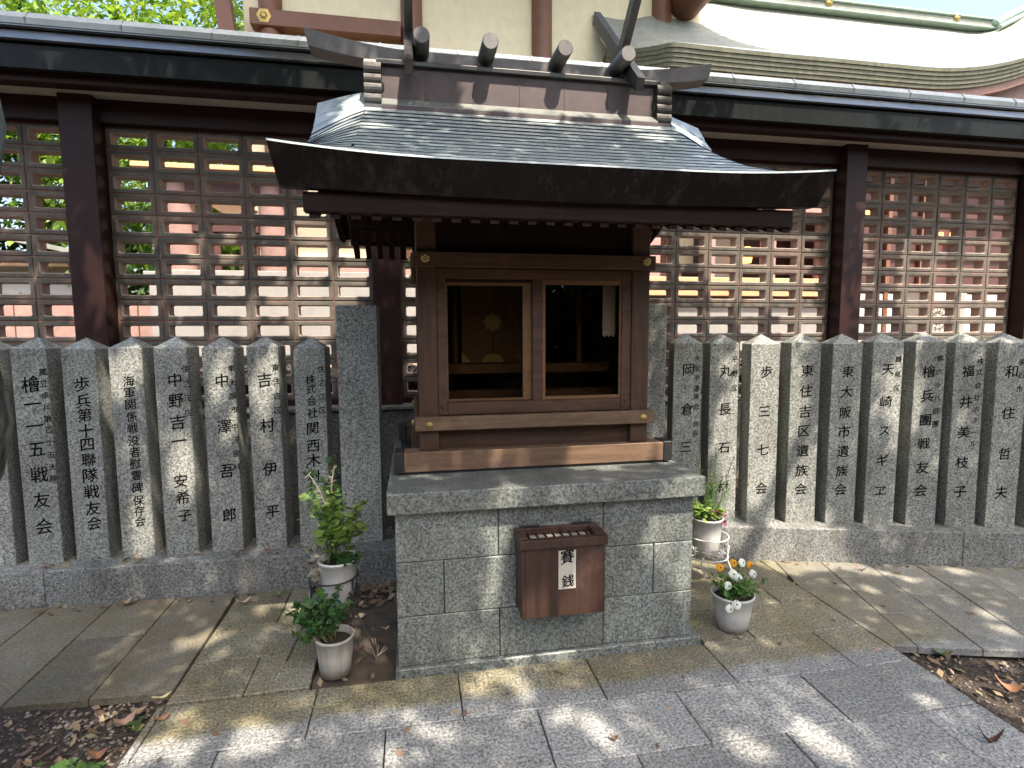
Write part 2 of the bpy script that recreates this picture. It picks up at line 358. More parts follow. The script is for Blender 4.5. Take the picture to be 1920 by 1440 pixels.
def ground_mat():
    s = NT('leafy_earth')
    n = s.noise(26, 6, .75); v = s.vor(70)
    col = s.ramp(n, [(.3, (.025,.018,.013)), (.5, (.075,.055,.040)), (.7, (.15,.115,.085))])
    st = s.ramp(v.outputs['Distance'], [(.0, 1.5), (.5, .6)])
    col = s.mix(1.0, col, st, 'MULTIPLY')
    s.bump(s.math('ADD', n, v.outputs['Distance']), .8, .012); return s.set(col, .95)
M['earth'] = ground_mat()
M['bare'] = paint('bare_soil', (.085,.066,.048), .95, .4, bump=.8)
M['pebble'] = paint('grey_pebble', (.17,.15,.13), .85, .35)
def litter_mat():
    s = NT('fallen_leaves')
    col = s.ramp(s.geo.outputs['Random Per Island'], [(0, (.13,.08,.05)), (.3, (.22,.14,.085)), (.55, (.34,.25,.16)), (.75, (.10,.06,.04)), (.9, (.40,.31,.18)), (1, (.13,.15,.06))])
    return s.set(col, .8)
M['litter'] = litter_mat()
M['leaf_wood'] = leafmat('shadowed_wood_leaf', (.008,.018,.006), (.03,.05,.015), .12)
M['leaf'] = leafmat('camphor_leaf', (.030,.065,.014), (.075,.135,.025), .35)
M['leaf_far'] = leafmat('sunlit_maple_leaf', (.10,.20,.03), (.22,.34,.05), .45, c=(.30,.38,.08))
M['leaf_dk'] = leafmat('dark_tree_leaf', (.03,.07,.02), (.09,.15,.035), .35)
M['plant_y'] = leafmat('yellow_green_leaf', (.16,.27,.05), (.32,.42,.12), .35)
M['plant_g'] = leafmat('mid_green_leaf', (.07,.16,.04), (.14,.26,.07), .35)
M['plant_d'] = leafmat('dark_green_leaf', (.025,.075,.02), (.06,.14,.035), .25)
M['plant_w'] = leafmat('pale_dry_leaf', (.35,.30,.27), (.52,.47,.40), .3)
M['stem'] = paint('green_stem', (.16,.17,.06), .6, .2)
M['petal_w'] = leafmat('white_petal', (.75,.78,.80), (.85,.86,.86), .3)
M['petal_o'] = leafmat('orange_petal', (.75,.33,.02), (.80,.42,.03), .3)
M['petal_p'] = leafmat('purple_leaf', (.18,.03,.08), (.25,.05,.12), .3)
M['flower_c'] = paint('dark_flower_eye', (.05,.015,.01), .7)

def bark():
    s = NT('lichen_bark')
    v = s.vor(11, vec=s.pos((1,1,.35)), feat='DISTANCE_TO_EDGE'); n = s.noise(14, 6, .7)
    col = s.mix(s.ramp(v.outputs['Distance'], [(.02, 0.0), (.22, 1.0)]), (.022,.018,.014), (.13,.12,.095))
    col = s.mix(s.ramp(s.noise(4, 4, .65), [(.45, 0.0), (.62, .7)]), col, (.20,.25,.23))
    h = s.math('ADD', s.ramp(v.outputs['Distance'], [(.0, 0.0), (.3, 1.0)]), n); s.bump(h, 1.0, .03)
    return s.set(col, .9)
M['bark'] = bark()

def glass():
    s = NT('window_glass')
    fr = s.n('ShaderNodeFresnel'); fr.inputs[0].default_value = 1.5
    tr = s.n('ShaderNodeBsdfTransparent'); tr.inputs[0].default_value = (.80,.74,.66,1)
    gl = s.n('ShaderNodeBsdfGlossy'); gl.inputs['Roughness'].default_value = .015
    m = s.n('ShaderNodeMixShader'); s.l(s.math('MULTIPLY', fr.outputs[0], 1.5, True), m.inputs[0]); s.l(tr.outputs[0], m.inputs[1]); s.l(gl.outputs[0], m.inputs[2])
    s.l(m.outputs[0], s.out.inputs[0]); return s.m
M['glass'] = glass()
def emit(name, col, st):
    s = NT(name); e = s.n('ShaderNodeEmission'); e.inputs[0].default_value = (*col, 1); e.inputs[1].default_value = st
    s.l(e.outputs[0], s.out.inputs[0]); return s.m
M['lamp'] = emit('lit_lantern', (1.0, .42, .10), 1.6)

for k_, v_ in (('eave',.12),('wooddk',.12),('rail',.22),('gutter',.2),('ink',0.0),('panel',.2)):
    M[k_].node_tree.nodes['Principled BSDF'].inputs['Specular IOR Level'].default_value = v_
# ------------------------------------------------------------------ lettering (mesh glyphs from the built-in font)
_fc = bpy.data.curves.new('lettering', 'FONT'); _fc.resolution_u = 2; _fc.size = 1.0; _fc.offset = 0.0
_fo = bpy.data.objects.new('lettering', _fc); COL.objects.link(_fo)
GL = {}
def glyph(ch):
    if ch not in GL:
        _fc.body = ch; bpy.context.view_layer.update()
        dg = bpy.context.evaluated_depsgraph_get(); ev = _fo.evaluated_get(dg); me = ev.to_mesh()
        v = np.array([p.co[:2] for p in me.vertices]) if len(me.vertices) else np.zeros((0,2))
        f = [tuple(p.vertices) for p in me.polygons]; ev.to_mesh_clear()
        if len(v):
            c = (v.max(0)+v.min(0))/2 if ch not in '一ー' else np.array([(v[:,0].max()+v[:,0].min())/2, v[:,1].mean()])
            v = v-c
        GL[ch] = (v, f)
    return GL[ch]
def lettering(name, items, parent, mat, y=-0.0005, brush=.10):
    """items: (char, u, z, size) on the parent's local xz plane, facing -y; one flat mesh per character"""
    r = []
    for ch, u, z, sz in items:
        v, f = glyph(ch)
        if not len(v): continue
        k = random.uniform(.94, 1.04); g = G(); wgt = random.uniform(.012, .017)
        for q, (ox, oz) in enumerate(((-wgt, 0), (wgt, .004), (0, wgt*.9), (0, -wgt*.5))):   # brush weight
            pts = []
            for a, b in v:
                # written with a brush: strokes climb to the right and swell a little
                b2 = b+brush*a+.010*math.sin(7*a+5*z); a2 = a*.97+.010*math.sin(6*b+3*u)
                pts.append(((a2+ox)*sz*k, -.0002*q, (b2+oz)*sz*k))
            g.add(pts, f)
        o = inst(name, g.mesh(name, mat), parent, loc=(u, y, z), local=True); r.append(o)
    return r
def glyphs_ready():
    for v in list(INSCR.values())+[[('賽',),('銭',)]]:
        for it in v: glyph(it[0])
    bpy.data.objects.remove(_fo)
glyphs_ready()

# ------------------------------------------------------------------ ground and paving
g = G(); NX = 40
xs = np.concatenate([[-400,-60,-20,-8], np.linspace(-5, 7, 60), [9,20,60,400]]); ys = np.concatenate([[-400,-60,-20,-6], np.linspace(-2, 4.2, 40), [4.6]])
def gzf(x, y):
    if -5 < x < 7 and -2 < y < 4.2: return (-.052 if x > -.9 else -.036)+(.010*math.sin(x*5.1+y*3)*math.sin(y*6.3-x))+.006*math.sin(x*17)*math.sin(y*15)
    return -.055
g.grid([[(x, y, gzf(x, y)) for x in xs] for y in ys])
tag(g.obj('ground', M['earth']), kind='structure')
g = G()
g.grid([[(x, y, z) for x in (-400,-60,-15,-6,0,6,15,60,400)] for y, z in ((4.95,.98),(4.951,1.08),(6.5,1.13),(9,1.22),(30,1.3),(400,1.3))])
tag(g.obj('raised_ground', M['earth']), kind='structure')

def slab_mesh(poly, name='slab', mat='pave', top=0.0, depth=.034, ch=.003):
    """paving slab from a convex outline (world xy), small chamfer"""
    n = len(poly); c = Vector((sum(p[0] for p in poly)/n, sum(p[1] for p in poly)/n, 0))
    def off(d):
        r = []
        for i in range(n):
            p0, p1, p2 = Vector((*poly[i-1],0)), Vector((*poly[i],0)), Vector((*poly[(i+1)%n],0))
            e1 = (p1-p0).normalized(); e2 = (p2-p1).normalized(); n1 = Vector((-e1.y,e1.x,0)); n2 = Vector((-e2.y,e2.x,0))
            b = (n1+n2); b = b/max(.3, b.dot(n1)) if b.length > 1e-6 else n1
            r.append(p1+b*d)
        return r
    o1, o2 = off(.0027), off(.0027+ch)
    v = [(p.x-c.x,p.y-c.y,-depth) for p in o1]+[(p.x-c.x,p.y-c.y,top-ch) for p in o1]+[(p.x-c.x,p.y-c.y,top) for p in o2]
    f = [tuple(range(2*n,3*n))]
    for a in (0, n): f += [(a+i, a+(i+1)%n, a+n+(i+1)%n, a+n+i) for i in range(n)]
    me = bpy.data.meshes.new(name); me.from_pydata(v, [], f); me.materials.append(M[mat]); me.update()
    return me, c
def clip(poly, a, b):
    """keep the part of a polygon left of line a->b"""
    out = []; 
    def sd(p): return (b[0]-a[0])*(p[1]-a[1])-(b[1]-a[1])*(p[0]-a[0])
    for i in range(len(poly)):
        p, q = poly[i-1], poly[i]; sp, sq = sd(p), sd(q)
        if (sp >= 0) != (sq >= 0):
            t = sp/(sp-sq); out.append((p[0]+t*(q[0]-p[0]), p[1]+t*(q[1]-p[1])))
        if sq >= 0: out.append(q)
    return out
def area(p): return abs(sum(p[i-1][0]*p[i][1]-p[i][0]*p[i-1][1] for i in range(len(p))))/2

pave = thing('pavement', None, None, kind='structure')
def slab(poly, mat='pave', parent=None, top=0.0):
    if len(poly) < 3 or area(poly) < .004: return
    me, c = slab_mesh(poly, 'slab', mat)
    inst('slab', me, parent or pave, loc=(c.x, c.y, top+random.uniform(-.0018, .0012)))
XL, XR = -1.055, 2.222
rows = [(-2.40+.2967*i) for i in range(0, 20)]
rows = [2.0-.2967*k for k in range(9, 0, -1)]+[2.0, 2.297]
for i in range(len(rows)-1):
    y0, y1 = rows[i], rows[i+1]; k = len(rows)-2-i
    x = .162-.5925*4 if k % 2 == 0 else .457-.5925*4
    while x < XR:
        a, b = max(x, XL), min(x+.5925, XR)
        if b-a > .02: slab([(a,y0),(b,y0),(b,y1),(a,y1)])
        x += .5925
# bands beside the pedestal
RJ0, RJ1 = (2.013, 3.18), (3.774, 2.702)
def rstrip(s_, t_):
    d = Vector((1.761, -.478)).normalized(); n = Vector((-d.y, d.x))
    return (RJ0[0]+d.x*s_-n.x*t_, RJ0[1]+d.y*s_-n.y*t_)
for (x0, x1, y0, y1) in [(-1.03,-.735,2.31,2.59),(-.735,-.47,2.31,2.59),(-1.03,-.47,2.59,2.895),(-1.03,-.735,2.895,3.28),(-.735,-.47,2.895,3.27),
                         (1.36,1.63,2.297,2.59),(1.63,2.222,2.297,2.59),(1.36,1.987,2.59,2.75),(1.987,2.222,2.59,2.75),(1.36,1.935,2.75,3.05),(1.935,2.222,2.75,3.12),(1.36,1.935,3.05,3.3)]:
    p = [(x0,y0),(x1,y0),(x1,y1),(x0,y1)]
    if x0 > 0: p = clip(p, rstrip(3, .01), rstrip(-2, .01)) if area(clip(p, rstrip(3,.01), rstrip(-2,.01))) > 0 else p
    slab(p)
path = thing('path', None, None, kind='structure')
LSL = math.tan(rad(-1.43))
x = -1.035; k = 0
while x > -3.6:
    w = .325
    yb = lambda xx: 2.385-(xx+1.03)*.05; ym = lambda xx: 2.87+.03*((k*7) % 3)-(xx+1.03)*.03; yt = lambda xx: 3.285-(xx+1.03)*.03
    dx = lambda yy: (yy-2.4)*-.015
    if k % 2 == 0: segs = [(yb, yt)]
    else: segs = [(yb, ym), (ym, yt)]
    for fa, fb in segs:
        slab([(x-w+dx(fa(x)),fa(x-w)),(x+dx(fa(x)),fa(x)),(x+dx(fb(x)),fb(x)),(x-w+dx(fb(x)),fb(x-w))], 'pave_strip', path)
    x -= w; k += 1
# strip in front of the right-hand kerb, joints square to that fence
for k in range(-1, 8):
    s0 = .315+.292*k; s1 = s0+.292
    for (t0, t1) in ([(0,.43),(.43,.975)] if k % 2 == 0 else [(0,.22),(.22,.66),(.66,.975)]):
        p = [rstrip(s0,t1), rstrip(s1,t1), rstrip(s1,t0), rstrip(s0,t0)]
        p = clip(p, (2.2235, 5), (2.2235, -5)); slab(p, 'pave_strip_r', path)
# earth bed left of the pedestal and behind the fences
g = G(); g.grid([[(x, y, -.03+.012*math.sin(x*31)*math.sin(y*23)) for x in np.linspace(-.465,-.1,10)] for y in np.linspace(2.3,3.3,20)])
tag(g.obj('soil_bed', M['bare']), kind='structure')
g = G(); g.grid([[(x, y, .185+.01*math.sin(x*9)*math.sin(y*13)) for x in np.linspace(-6,8,80)] for y in np.linspace(3.35,4.42,10)])
g.grid([[(x, 3.5-(x-1.2)*.29+t*.6, .18) for x in np.linspace(1.6,8,20)] for t in (0,1)])
tag(g.obj('earth_bank', M['earth']), kind='structure')

# ------------------------------------------------------------------ kerbs
def kerb(p0, ang, length, h, label, joints):
    t = thing('stone_kerb', label, 'kerb', (*p0, 0), rad(ang), 'granite kerbs under the stone fence')
    e = [0]+joints+[length]
    for a, b in zip(e[:-1], e[1:]):
        gg = G().box(a+.001, b-.001, 0, .34, -.08, h); bevel(gg.obj('kerb_stone', M['gran_kerb'], t, local=True), .006)
    return t
kerb((-3.5, 3.3585), -1.43, 3.385, .2, 'left granite kerb carrying the shaded row of inscribed posts', [1.45, 2.9])
d = Vector((math.cos(rad(-15.07)), math.sin(rad(-15.07))))
kerb((2.013-d.x*.47, 3.18-d.y*.47), -15.07, 3.6, .22, 'right granite kerb carrying the sunlit row of inscribed posts', [1.95])

# ------------------------------------------------------------------ inscribed posts
def post_mesh(w, h0, h1, dep, tip):
    a, b = w/2, dep
    gg = G()
    v = [(-a,0,h0),(a,0,h0),(a,b,h0),(-a,b,h0),(-a,0,h1),(a,0,h1),(a,b,h1),(-a,b,h1),(0,b/2,h1+tip)]
    f = [(0,1,5,4),(1,2,6,5),(2,3,7,6),(3,0,4,7),(4,5,8),(5,6,8),(6,7,8),(7,4,8)]
    return gg.add(v, f).mesh('post_shaft', M['gran'])
PM_L = post_mesh(.178, .195, 1.43, .178, .065); PM_R = post_mesh(.186, .215, 1.432, .182, .066)
Lc = [(-2.35,3.55),(-2.108,3.545),(-1.864,3.541),(-1.62,3.536),(-1.38,3.530),(-1.127,3.524),(-.875,3.517),(-.62,3.511)]
Rc = [(1.841,3.434),(2.08,3.369),(2.332,3.301),(2.581,3.234),(2.825,3.169),(3.062,3.105),(3.319,3.036),(3.557,2.971),(3.792,2.908),(4.036,2.842)]
Rc = [(x-.0193, y+.0052) for x, y in Rc]
LL = ['blank-faced edge of the leftmost granite post beside the tree trunk',
 'granite post lettered with a military unit beginning 檜一一五, small second column',
 'granite post lettered in one black column 歩兵第十四聯隊戦友会',
 'granite post with the longest lettering, thirteen characters ending 保存会',
 'granite post with a two-part name, beside the post ending 保存会',
 'granite post with widely spaced name and a long small column of two parts, left row',
 'granite post with widely spaced three-word name, left of the post behind the tall potted plant',
 'narrow-looking granite post with company lettering partly hidden by the tall potted plant']
RL = ['granite post nearest the shrine in the right row, its foot hidden by the stone cap',
 'granite post behind the feathery potted plant right of the shrine',
 'granite post with four well spaced characters ending 七会',
 'left one of two neighbouring posts whose columns end 遺族会, reading 東住吉区',
 'right one of two neighbouring posts whose columns end 遺族会, reading 東大阪市',
 'granite post in the right row lettered partly in katakana',
 'granite post of the right row whose column starts 檜兵團',
 'granite post in the right row with five characters beside a small company column',
 'granite post at the right edge, its small column cut by the frame',
 'granite post just beyond the right edge, last of the row']
for side, cs, mesh_, ang, labs, grp in (('L', Lc, PM_L, -1.43, LL, 'inscribed granite posts left of the shrine'), ('R', Rc, PM_R, -15.07, RL, 'inscribed granite posts right of the shrine')):
    a = rad(ang); n = Vector((-math.sin(a), math.cos(a)))
    for i, (cx, cy) in enumerate(cs):
        f = Vector((cx, cy))-.0905*n
        t = thing('inscribed_post', labs[i], 'stone post', (f.x, f.y, 0), a+rad(random.uniform(-.5,.5)), grp)
        o = inst('shaft', mesh_, t, local=True); bevel(o, .003, 1)
        t.rotation_euler = (rad(random.uniform(-.35,.35)), rad(random.uniform(-.3,.3)), t.rotation_euler.z); t.scale = (random.uniform(.985,1.015), 1, random.uniform(.994,1.004))
        it = INSCR.get(f'{side}{i}')
        if it: lettering('character', it, t, M['ink'])
def tall_post(x, y, w, h, ang, label):
    t = thing('blank_stone_pillar', label, 'stone pillar', (x, y, 0), rad(ang))
    bevel(G().box(-w/2, w/2, 0, .17, .19, h).obj('pillar_shaft', M['gran'], t, local=True), .004, 1)
tall_post(-.335, 3.424, .242, 1.677, -1.43, 'tall flat-topped blank granite pillar left of the shrine body')
tall_post(1.53, 3.42, .27, 1.69, -15.07, 'tall flat-topped blank granite pillar right of the shrine, half hidden by it')

# ------------------------------------------------------------------ low retaining wall behind
t = thing('retaining_wall', 'low brownish stone wall under the block screen, behind the fence', 'wall', (0, 4.36, 0))
x = -6.1; k = 0
while x < 9:
    w = 1.05+.02*((k*37) % 5)
    bevel(G().box(x+.003, x+w-.003, 4.37, 4.62, -.05, .905).obj('wall_stone', M['low'], t), .005, 1)
    x += w; k += 1
bevel(G().box(-6.1, 9, 4.345, 4.9, .908, .935).obj('coping', M['low'], t), .004, 1)

# ------------------------------------------------------------------ block screen wall with its little copper roof
sw = thing('block_screen_wall', 'perforated concrete block wall with maroon pillars and dark copper roof', 'wall', (0, 4.6, .935))
PX = [-2.303+2.105*k for k in range(-1, 6)]
for i, px in enumerate(PX):
    o = G().box(px-.1075, px+.1075, 4.45, 4.72, .935, 3.195).obj('pillar', M['rail'], sw); bevel(o, .006, 2)
BW, BH, BD = .306, .1485, .095
def block_mesh():
    def loop(w, h, r, y):
        p = []
        for cx, cz, a0 in ((w/2-r, h/2-r, 0), (-w/2+r, h/2-r, 90), (-w/2+r, -h/2+r, 180), (w/2-r, -h/2+r, 270)):
            for a in (0, 45, 90): p.append((cx+r*math.cos(rad(a0+a)), y, cz+r*math.sin(rad(a0+a))))
        return p
    L = [loop(BW,BH,.003,BD), loop(BW,BH,.003,.004), loop(BW-.008,BH-.008,.003,0), loop(.250,.094,.014,0), loop(.238,.082,.012,.007), loop(.236,.080,.012,BD)]
    gg = G()
    for i in range(5):
        v = L[i]+L[i+1]; f = [(k,(k+1)%12,12+(k+1)%12,12+k) for k in range(12)]
        gg.add(v, f, 1 if i >= 3 else 0)
    v = L[5]+L[0]; gg.add(v, [(k,(k+1)%12,12+(k+1)%12,12+k) for k in range(12)], 1)
    return gg.mesh('block', [M['blockf'], M['blocki']])
BM = block_mesh(); NR = 13; ZT = 3.028; PZ, PXI = .157, .315
bv = np.array([v.co[:] for v in BM.vertices]); bf = [tuple(p.vertices) for p in BM.polygons]; bm_ = [p.material_index for p in BM.polygons]
far = G(); mort = G()
for b in range(6):
    x0 = PX[b]+.1075+.0005
    for c in range(6):
        for r in range(NR):
            cx, cz = x0+PXI*(c+.5), ZT-PZ*(r+.5)
            single = (b == 0 and c >= 3) or b == 1 or (b == 2 and c == 0) or b in (3, 4)
            if single: inst('block', BM, sw, loc=(cx, 4.6+random.uniform(-.002,.002), cz))
            else:
                far.v += [tuple(q) for q in (bv+np.array([cx, 4.6, cz]))]; n0 = len(far.v)-len(bv)
                far.f += [tuple(i+n0 for i in f) for f in bf]; far.m += bm_; far.sm += [False]*len(bf)
    for c in range(7):
        mort.box(x0+PXI*c-.006, x0+PXI*c+.006, 4.607, 4.69, ZT-PZ*NR, ZT)
    for r in range(NR+1):
        mort.box(x0, x0+PXI*6, 4.606, 4.691, ZT-PZ*r-.006, ZT-PZ*r+.006)
tag(far.obj('outer_blocks', [M['blockf'], M['blocki']], sw), kind='stuff')
tag(mort.obj('mortar_joints', M['mortar'], sw), kind='stuff')
XA, XB = PX[0]-1, PX[-1]+1.5
bevel(G().box(XA, XB, 4.53, 4.76, 3.034, 3.192).obj('lintel_beam', M['rail'], sw), .005, 1)
bevel(G().box(XA, XB, 4.56, 4.73, .936, .985).obj('sill_beam', M['rail'], sw), .005, 1)
G().box(XA, XB, 4.34, 4.53, 3.196, 3.206).obj('soffit', M['soffit'], sw)
bevel(G().box(XA, XB, 4.24, 4.34, 3.172, 3.24).obj('eave_beam', M['rail'], sw), .005, 1)
# fascia, stepped roof sheets, rounded ridge
G().prism([(4.16,3.222),(4.15,3.36),(4.16,3.372),(4.2,3.372),(4.21,3.222)], 'x', XA, XB).obj('fascia', M['gutter'], sw)
G().prism([(4.13,3.374),(4.125,3.386),(4.36,3.545),(4.362,3.52),(4.2,3.374)], 'x', XA, XB).obj('lower_roof_sheet', M['wallroof'], sw)
G().prism([(4.35,3.553),(4.345,3.567),(4.44,3.62),(4.585,3.69),(4.585,3.66),(4.43,3.575)], 'x', XA, XB).obj('upper_roof_sheet', M['wallroof'], sw)
G().prism([(4.86,3.24),(5.25,3.36),(5.25,3.386),(4.84,3.68),(4.83,3.65)], 'x', XA, XB).obj('rear_roof_sheet', M['wallroof'], sw)
G().prism([(4.52,3.664),(4.515,3.705),(4.545,3.752),(4.62,3.782),(4.72,3.788),(4.82,3.76),(4.87,3.70),(4.86,3.664)], 'x', XA, XB, smooth=False).obj('ridge_cap', M['wallridge'], sw)
x = XA+.4
while x < XB:
    o = G().prism([(4.519,3.668),(4.511,3.706),(4.541,3.756),(4.62,3.787),(4.72,3.793),(4.72,3.78),(4.62,3.77)], 'x', x, x+.012).obj('ridge_seam', M['wallridge'], sw)
    x += .6
# ------------------------------------------------------------------ stone pedestal
CX = .605
pd = thing('stone_pedestal', 'grey granite block pedestal with overhanging cap slab under the wooden shrine', 'pedestal', (CX, 2.9, 0))
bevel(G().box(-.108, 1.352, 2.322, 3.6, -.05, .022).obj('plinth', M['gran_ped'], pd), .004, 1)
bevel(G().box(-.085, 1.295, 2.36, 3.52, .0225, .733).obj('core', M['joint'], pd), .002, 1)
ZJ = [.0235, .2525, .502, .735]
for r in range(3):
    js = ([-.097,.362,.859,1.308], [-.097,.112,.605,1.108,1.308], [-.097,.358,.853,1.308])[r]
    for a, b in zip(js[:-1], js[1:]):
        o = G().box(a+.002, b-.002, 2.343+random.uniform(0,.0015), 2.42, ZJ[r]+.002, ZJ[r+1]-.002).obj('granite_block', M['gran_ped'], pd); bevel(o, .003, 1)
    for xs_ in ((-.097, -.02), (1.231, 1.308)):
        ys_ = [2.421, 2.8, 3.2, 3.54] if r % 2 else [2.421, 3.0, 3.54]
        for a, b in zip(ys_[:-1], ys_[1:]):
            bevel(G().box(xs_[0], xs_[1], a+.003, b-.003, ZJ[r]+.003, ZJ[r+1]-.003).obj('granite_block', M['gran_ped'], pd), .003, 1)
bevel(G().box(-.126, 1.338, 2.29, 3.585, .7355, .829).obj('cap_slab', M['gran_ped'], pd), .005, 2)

# ------------------------------------------------------------------ the wooden shrine
sh = thing('wooden_shrine', 'small dark wooden shrine with upturned copper shingled roof and glazed doors', 'shrine', (CX, 3.05, .83))
def P(name, g_, m, bw=.003, parent=None, seg=1):
    o = g_.obj(name, M[m] if isinstance(m, str) else m, parent or sh)
    if bw: bevel(o, bw, seg)
    return o
YF, YB = 2.62, 3.5
# sills on the slab, black iron end caps
P('sill_gasket', G().box(-.085, 1.295, 2.60, 3.5, .830, .842), 'iron', 0)
base = P('sill_beam', G().box(-.055, 1.265, 2.586, 2.70, .843, .937), 'woodw')
P('sill_beam', G().box(-.055, 1.265, 3.42, 3.53, .843, .937), 'wood')
for x in (-.02, 1.14): P('sill_beam', G().box(x, x+.10, 2.705, 3.415, .843, .937), 'wood')
for x0, x1 in ((-.101,-.0555),(1.2655,1.311)):
    for y0, y1 in ((2.582,2.706),(3.416,3.535)): P('iron_cap', G().box(x0, x1, y0, y1, .840, .941), 'iron')
P('floor', G().box(.03, 1.18, 2.70, 3.45, .90, .935), 'wooddk', 0)
# posts
for x0 in (.0205, 1.0965):
    P('post', G().box(x0, x0+.093, YF, YF+.093, .938, 2.20), 'woodz', .004)
    P('post', G().box(x0, x0+.093, YB-.093, YB, .938, 2.30), 'woodz', .004)
# front beams
lb = P('lower_beam', G().box(.001, 1.209, 2.582, 2.619, 1.04, 1.106), 'woodw')
ub = P('tie_beam', G().box(.003, 1.207, 2.588, 2.619, 1.815, 1.884), 'wood')
for x in (-.004, 1.19):
    P('side_beam', G().box(x, x+.024, 2.63, 3.5, 1.042, 1.104), 'wood'); P('side_beam', G().box(x, x+.024, 2.63, 3.5, 1.817, 1.882), 'wood')
P('lower_panel', G().box(.1136, 1.0964, 2.655, 2.67, .938, 1.11), 'panel', 0)
P('upper_panel', G().box(.1136, 1.0964, 2.655, 2.67, 1.75, 2.2), 'wooddk', 0)
for i in range(60):
    pass
gg = G()
for i in range(64): gg.box(.122+.0152*i, .129+.0152*i, 2.649, 2.655, 1.90, 2.05)
tag(P('fine_lattice', gg, 'wooddk', 0), kind='stuff')
P('lattice_rail', G().box(.1136, 1.0964, 2.640, 2.6545, 2.045, 2.075), 'wooddk')
for x0 in (.032, 1.158): P('side_wall', G().box(x0, x0+.02, 2.713, 3.407, .938, 2.35), 'panel', 0)
P('rear_wall', G().box(.1136, 1.0964, 3.44, 3.46, .938, 2.35), 'panel', 0)
# door frame
fr = P('door_frame', G().box(.1138,.158,2.630,2.68,1.1065,1.8145).box(1.045,1.0962,2.630,2.68,1.1065,1.8145).box(.158,1.045,2.632,2.68,1.766,1.8145).box(.158,1.045,2.632,2.68,1.1065,1.168), 'wood')
for (u, w) in ((.136,1.715),(.136,1.148),(1.070,1.725),(1.070,1.16)):
    G().lathe([(0,.006),(.009,.005),(.012,0)], 12, c=(u,2.630,w), M=Matrix.Rotation(rad(90),3,'X')).obj('peg', M['wood'], fr)
d1 = P('sliding_door', G().box(.584,.632,2.634,2.657,1.169,1.765).box(.632,.648,2.636,2.657,1.169,1.765).box(1.036,1.0445,2.636,2.657,1.169,1.765).box(.648,1.036,2.636,2.657,1.742,1.765).box(.648,1.036,2.636,2.657,1.169,1.186), 'woodl', .002)
d1['label'] = 'right sliding door in front, orange inner beading'
G().box(.648,1.036,2.646,2.6485,1.186,1.742).obj('glass_pane', M['glass'], d1)
G().box(.5845,.6315,2.6325,2.6338,1.17,1.764).obj('meeting_stile', M['wood'], d1)
d2 = P('sliding_door', G().box(.158,.166,2.660,2.682,1.169,1.765).box(.538,.583,2.660,2.682,1.169,1.765).box(.166,.538,2.660,2.682,1.736,1.765).box(.166,.538,2.660,2.682,1.169,1.181), 'woodl', .002)
d2['label'] = 'left sliding door set behind'
G().box(.166,.538,2.670,2.6725,1.181,1.736).obj('glass_pane', M['glass'], d2)
# brass fittings
def hexflower(x, z, y, r=.02):
    gg = G(); MR = Matrix.Rotation(rad(90), 3, 'X')
    for k in range(6):
        a = rad(60*k+30); gg.lathe([(0,.007),(r*.42,.0055),(r*.5,0)], 10, c=(x+r*.62*math.cos(a), y, z+r*.62*math.sin(a)), M=MR)
    gg.lathe([(0,.0095),(r*.3,.008),(r*.36,0)], 10, c=(x,y,z), M=MR)
    gg.prism([(x+r*1.12*math.cos(rad(60*k)), z+r*1.12*math.sin(rad(60*k))) for k in range(6)], 'y', y-.0025, y+.0005)
    return gg
for x, z in ((.063,1.853),(1.157,1.855)): hexflower(x, z, 2.5875).obj('brass_flower', M['gold'], ub)
for x, z in ((.066,1.068),(1.150,1.070)):
    G().lathe([(0,.012),(.007,.0105),(.009,.006),(.014,.005),(.018,.002),(.019,0)], 20, c=(x,2.582,z), M=Matrix.Rotation(rad(90),3,'X')).obj('brass_stud', M['gold'], lb)
for z in (1.073, 1.85):
    for y in (2.66, 3.45): G().lathe([(0,.014),(.008,.012),(.017,.003),(.018,0)], 16, c=(-.004,y,z), M=Matrix.Rotation(rad(-90),3,'Y')).obj('brass_stud', M['gold'], lb if z < 1.5 else ub)
# wall plates and gable boards
for y0, z0 in ((2.60,2.075),(3.42,2.14)): P('wall_plate', G().box(-.36, 1.57, y0, y0+.075, z0, z0+.075), 'wooddk')
P('ridge_purlin', G().box(-.40, 1.61, 3.0, 3.09, 2.47, 2.56), 'wooddk')

# ---- roof surfaces
def lerp(x, pts):
    if x <= pts[0][0]: return pts[0][1]
    for (a, b), (c, d_) in zip(pts[:-1], pts[1:]):
        if x <= c: return b+(d_-b)*(x-a)/(c-a)
    return pts[-1][1]
ZM = [(1.98+.0669*k, 2.108+.445*.0669*k+.125*(.0669*k)**2+(.012*max(0,k-13))) for k in range(17)]
ZV = [(1.98,2.112),(2.1,2.145),(2.185,2.172),(2.34,2.221),(2.51,2.285),(2.66,2.352),(2.76,2.405),(2.85,2.468),(2.95,2.565),(3.05,2.69)]
def upturn(x, y):
    e = max(0, (abs(x-CX)-.45)/.61); return .030*e*e*max(0, 1-(y-1.98)/.35)
def zroof(x, y):
    yy = y if y <= 3.05 else 3.05-(y-3.05)*1.25
    a = abs(x-CX); fold = .815
    zm = lerp(yy, ZM)
    if a <= fold: z = zm
    else:
        t = (a-fold)/.245; z = zm+(lerp(yy, ZV)-zm)*(t**1.15)
    return z+upturn(x, yy)
YE = 1.98; YR = 3.74
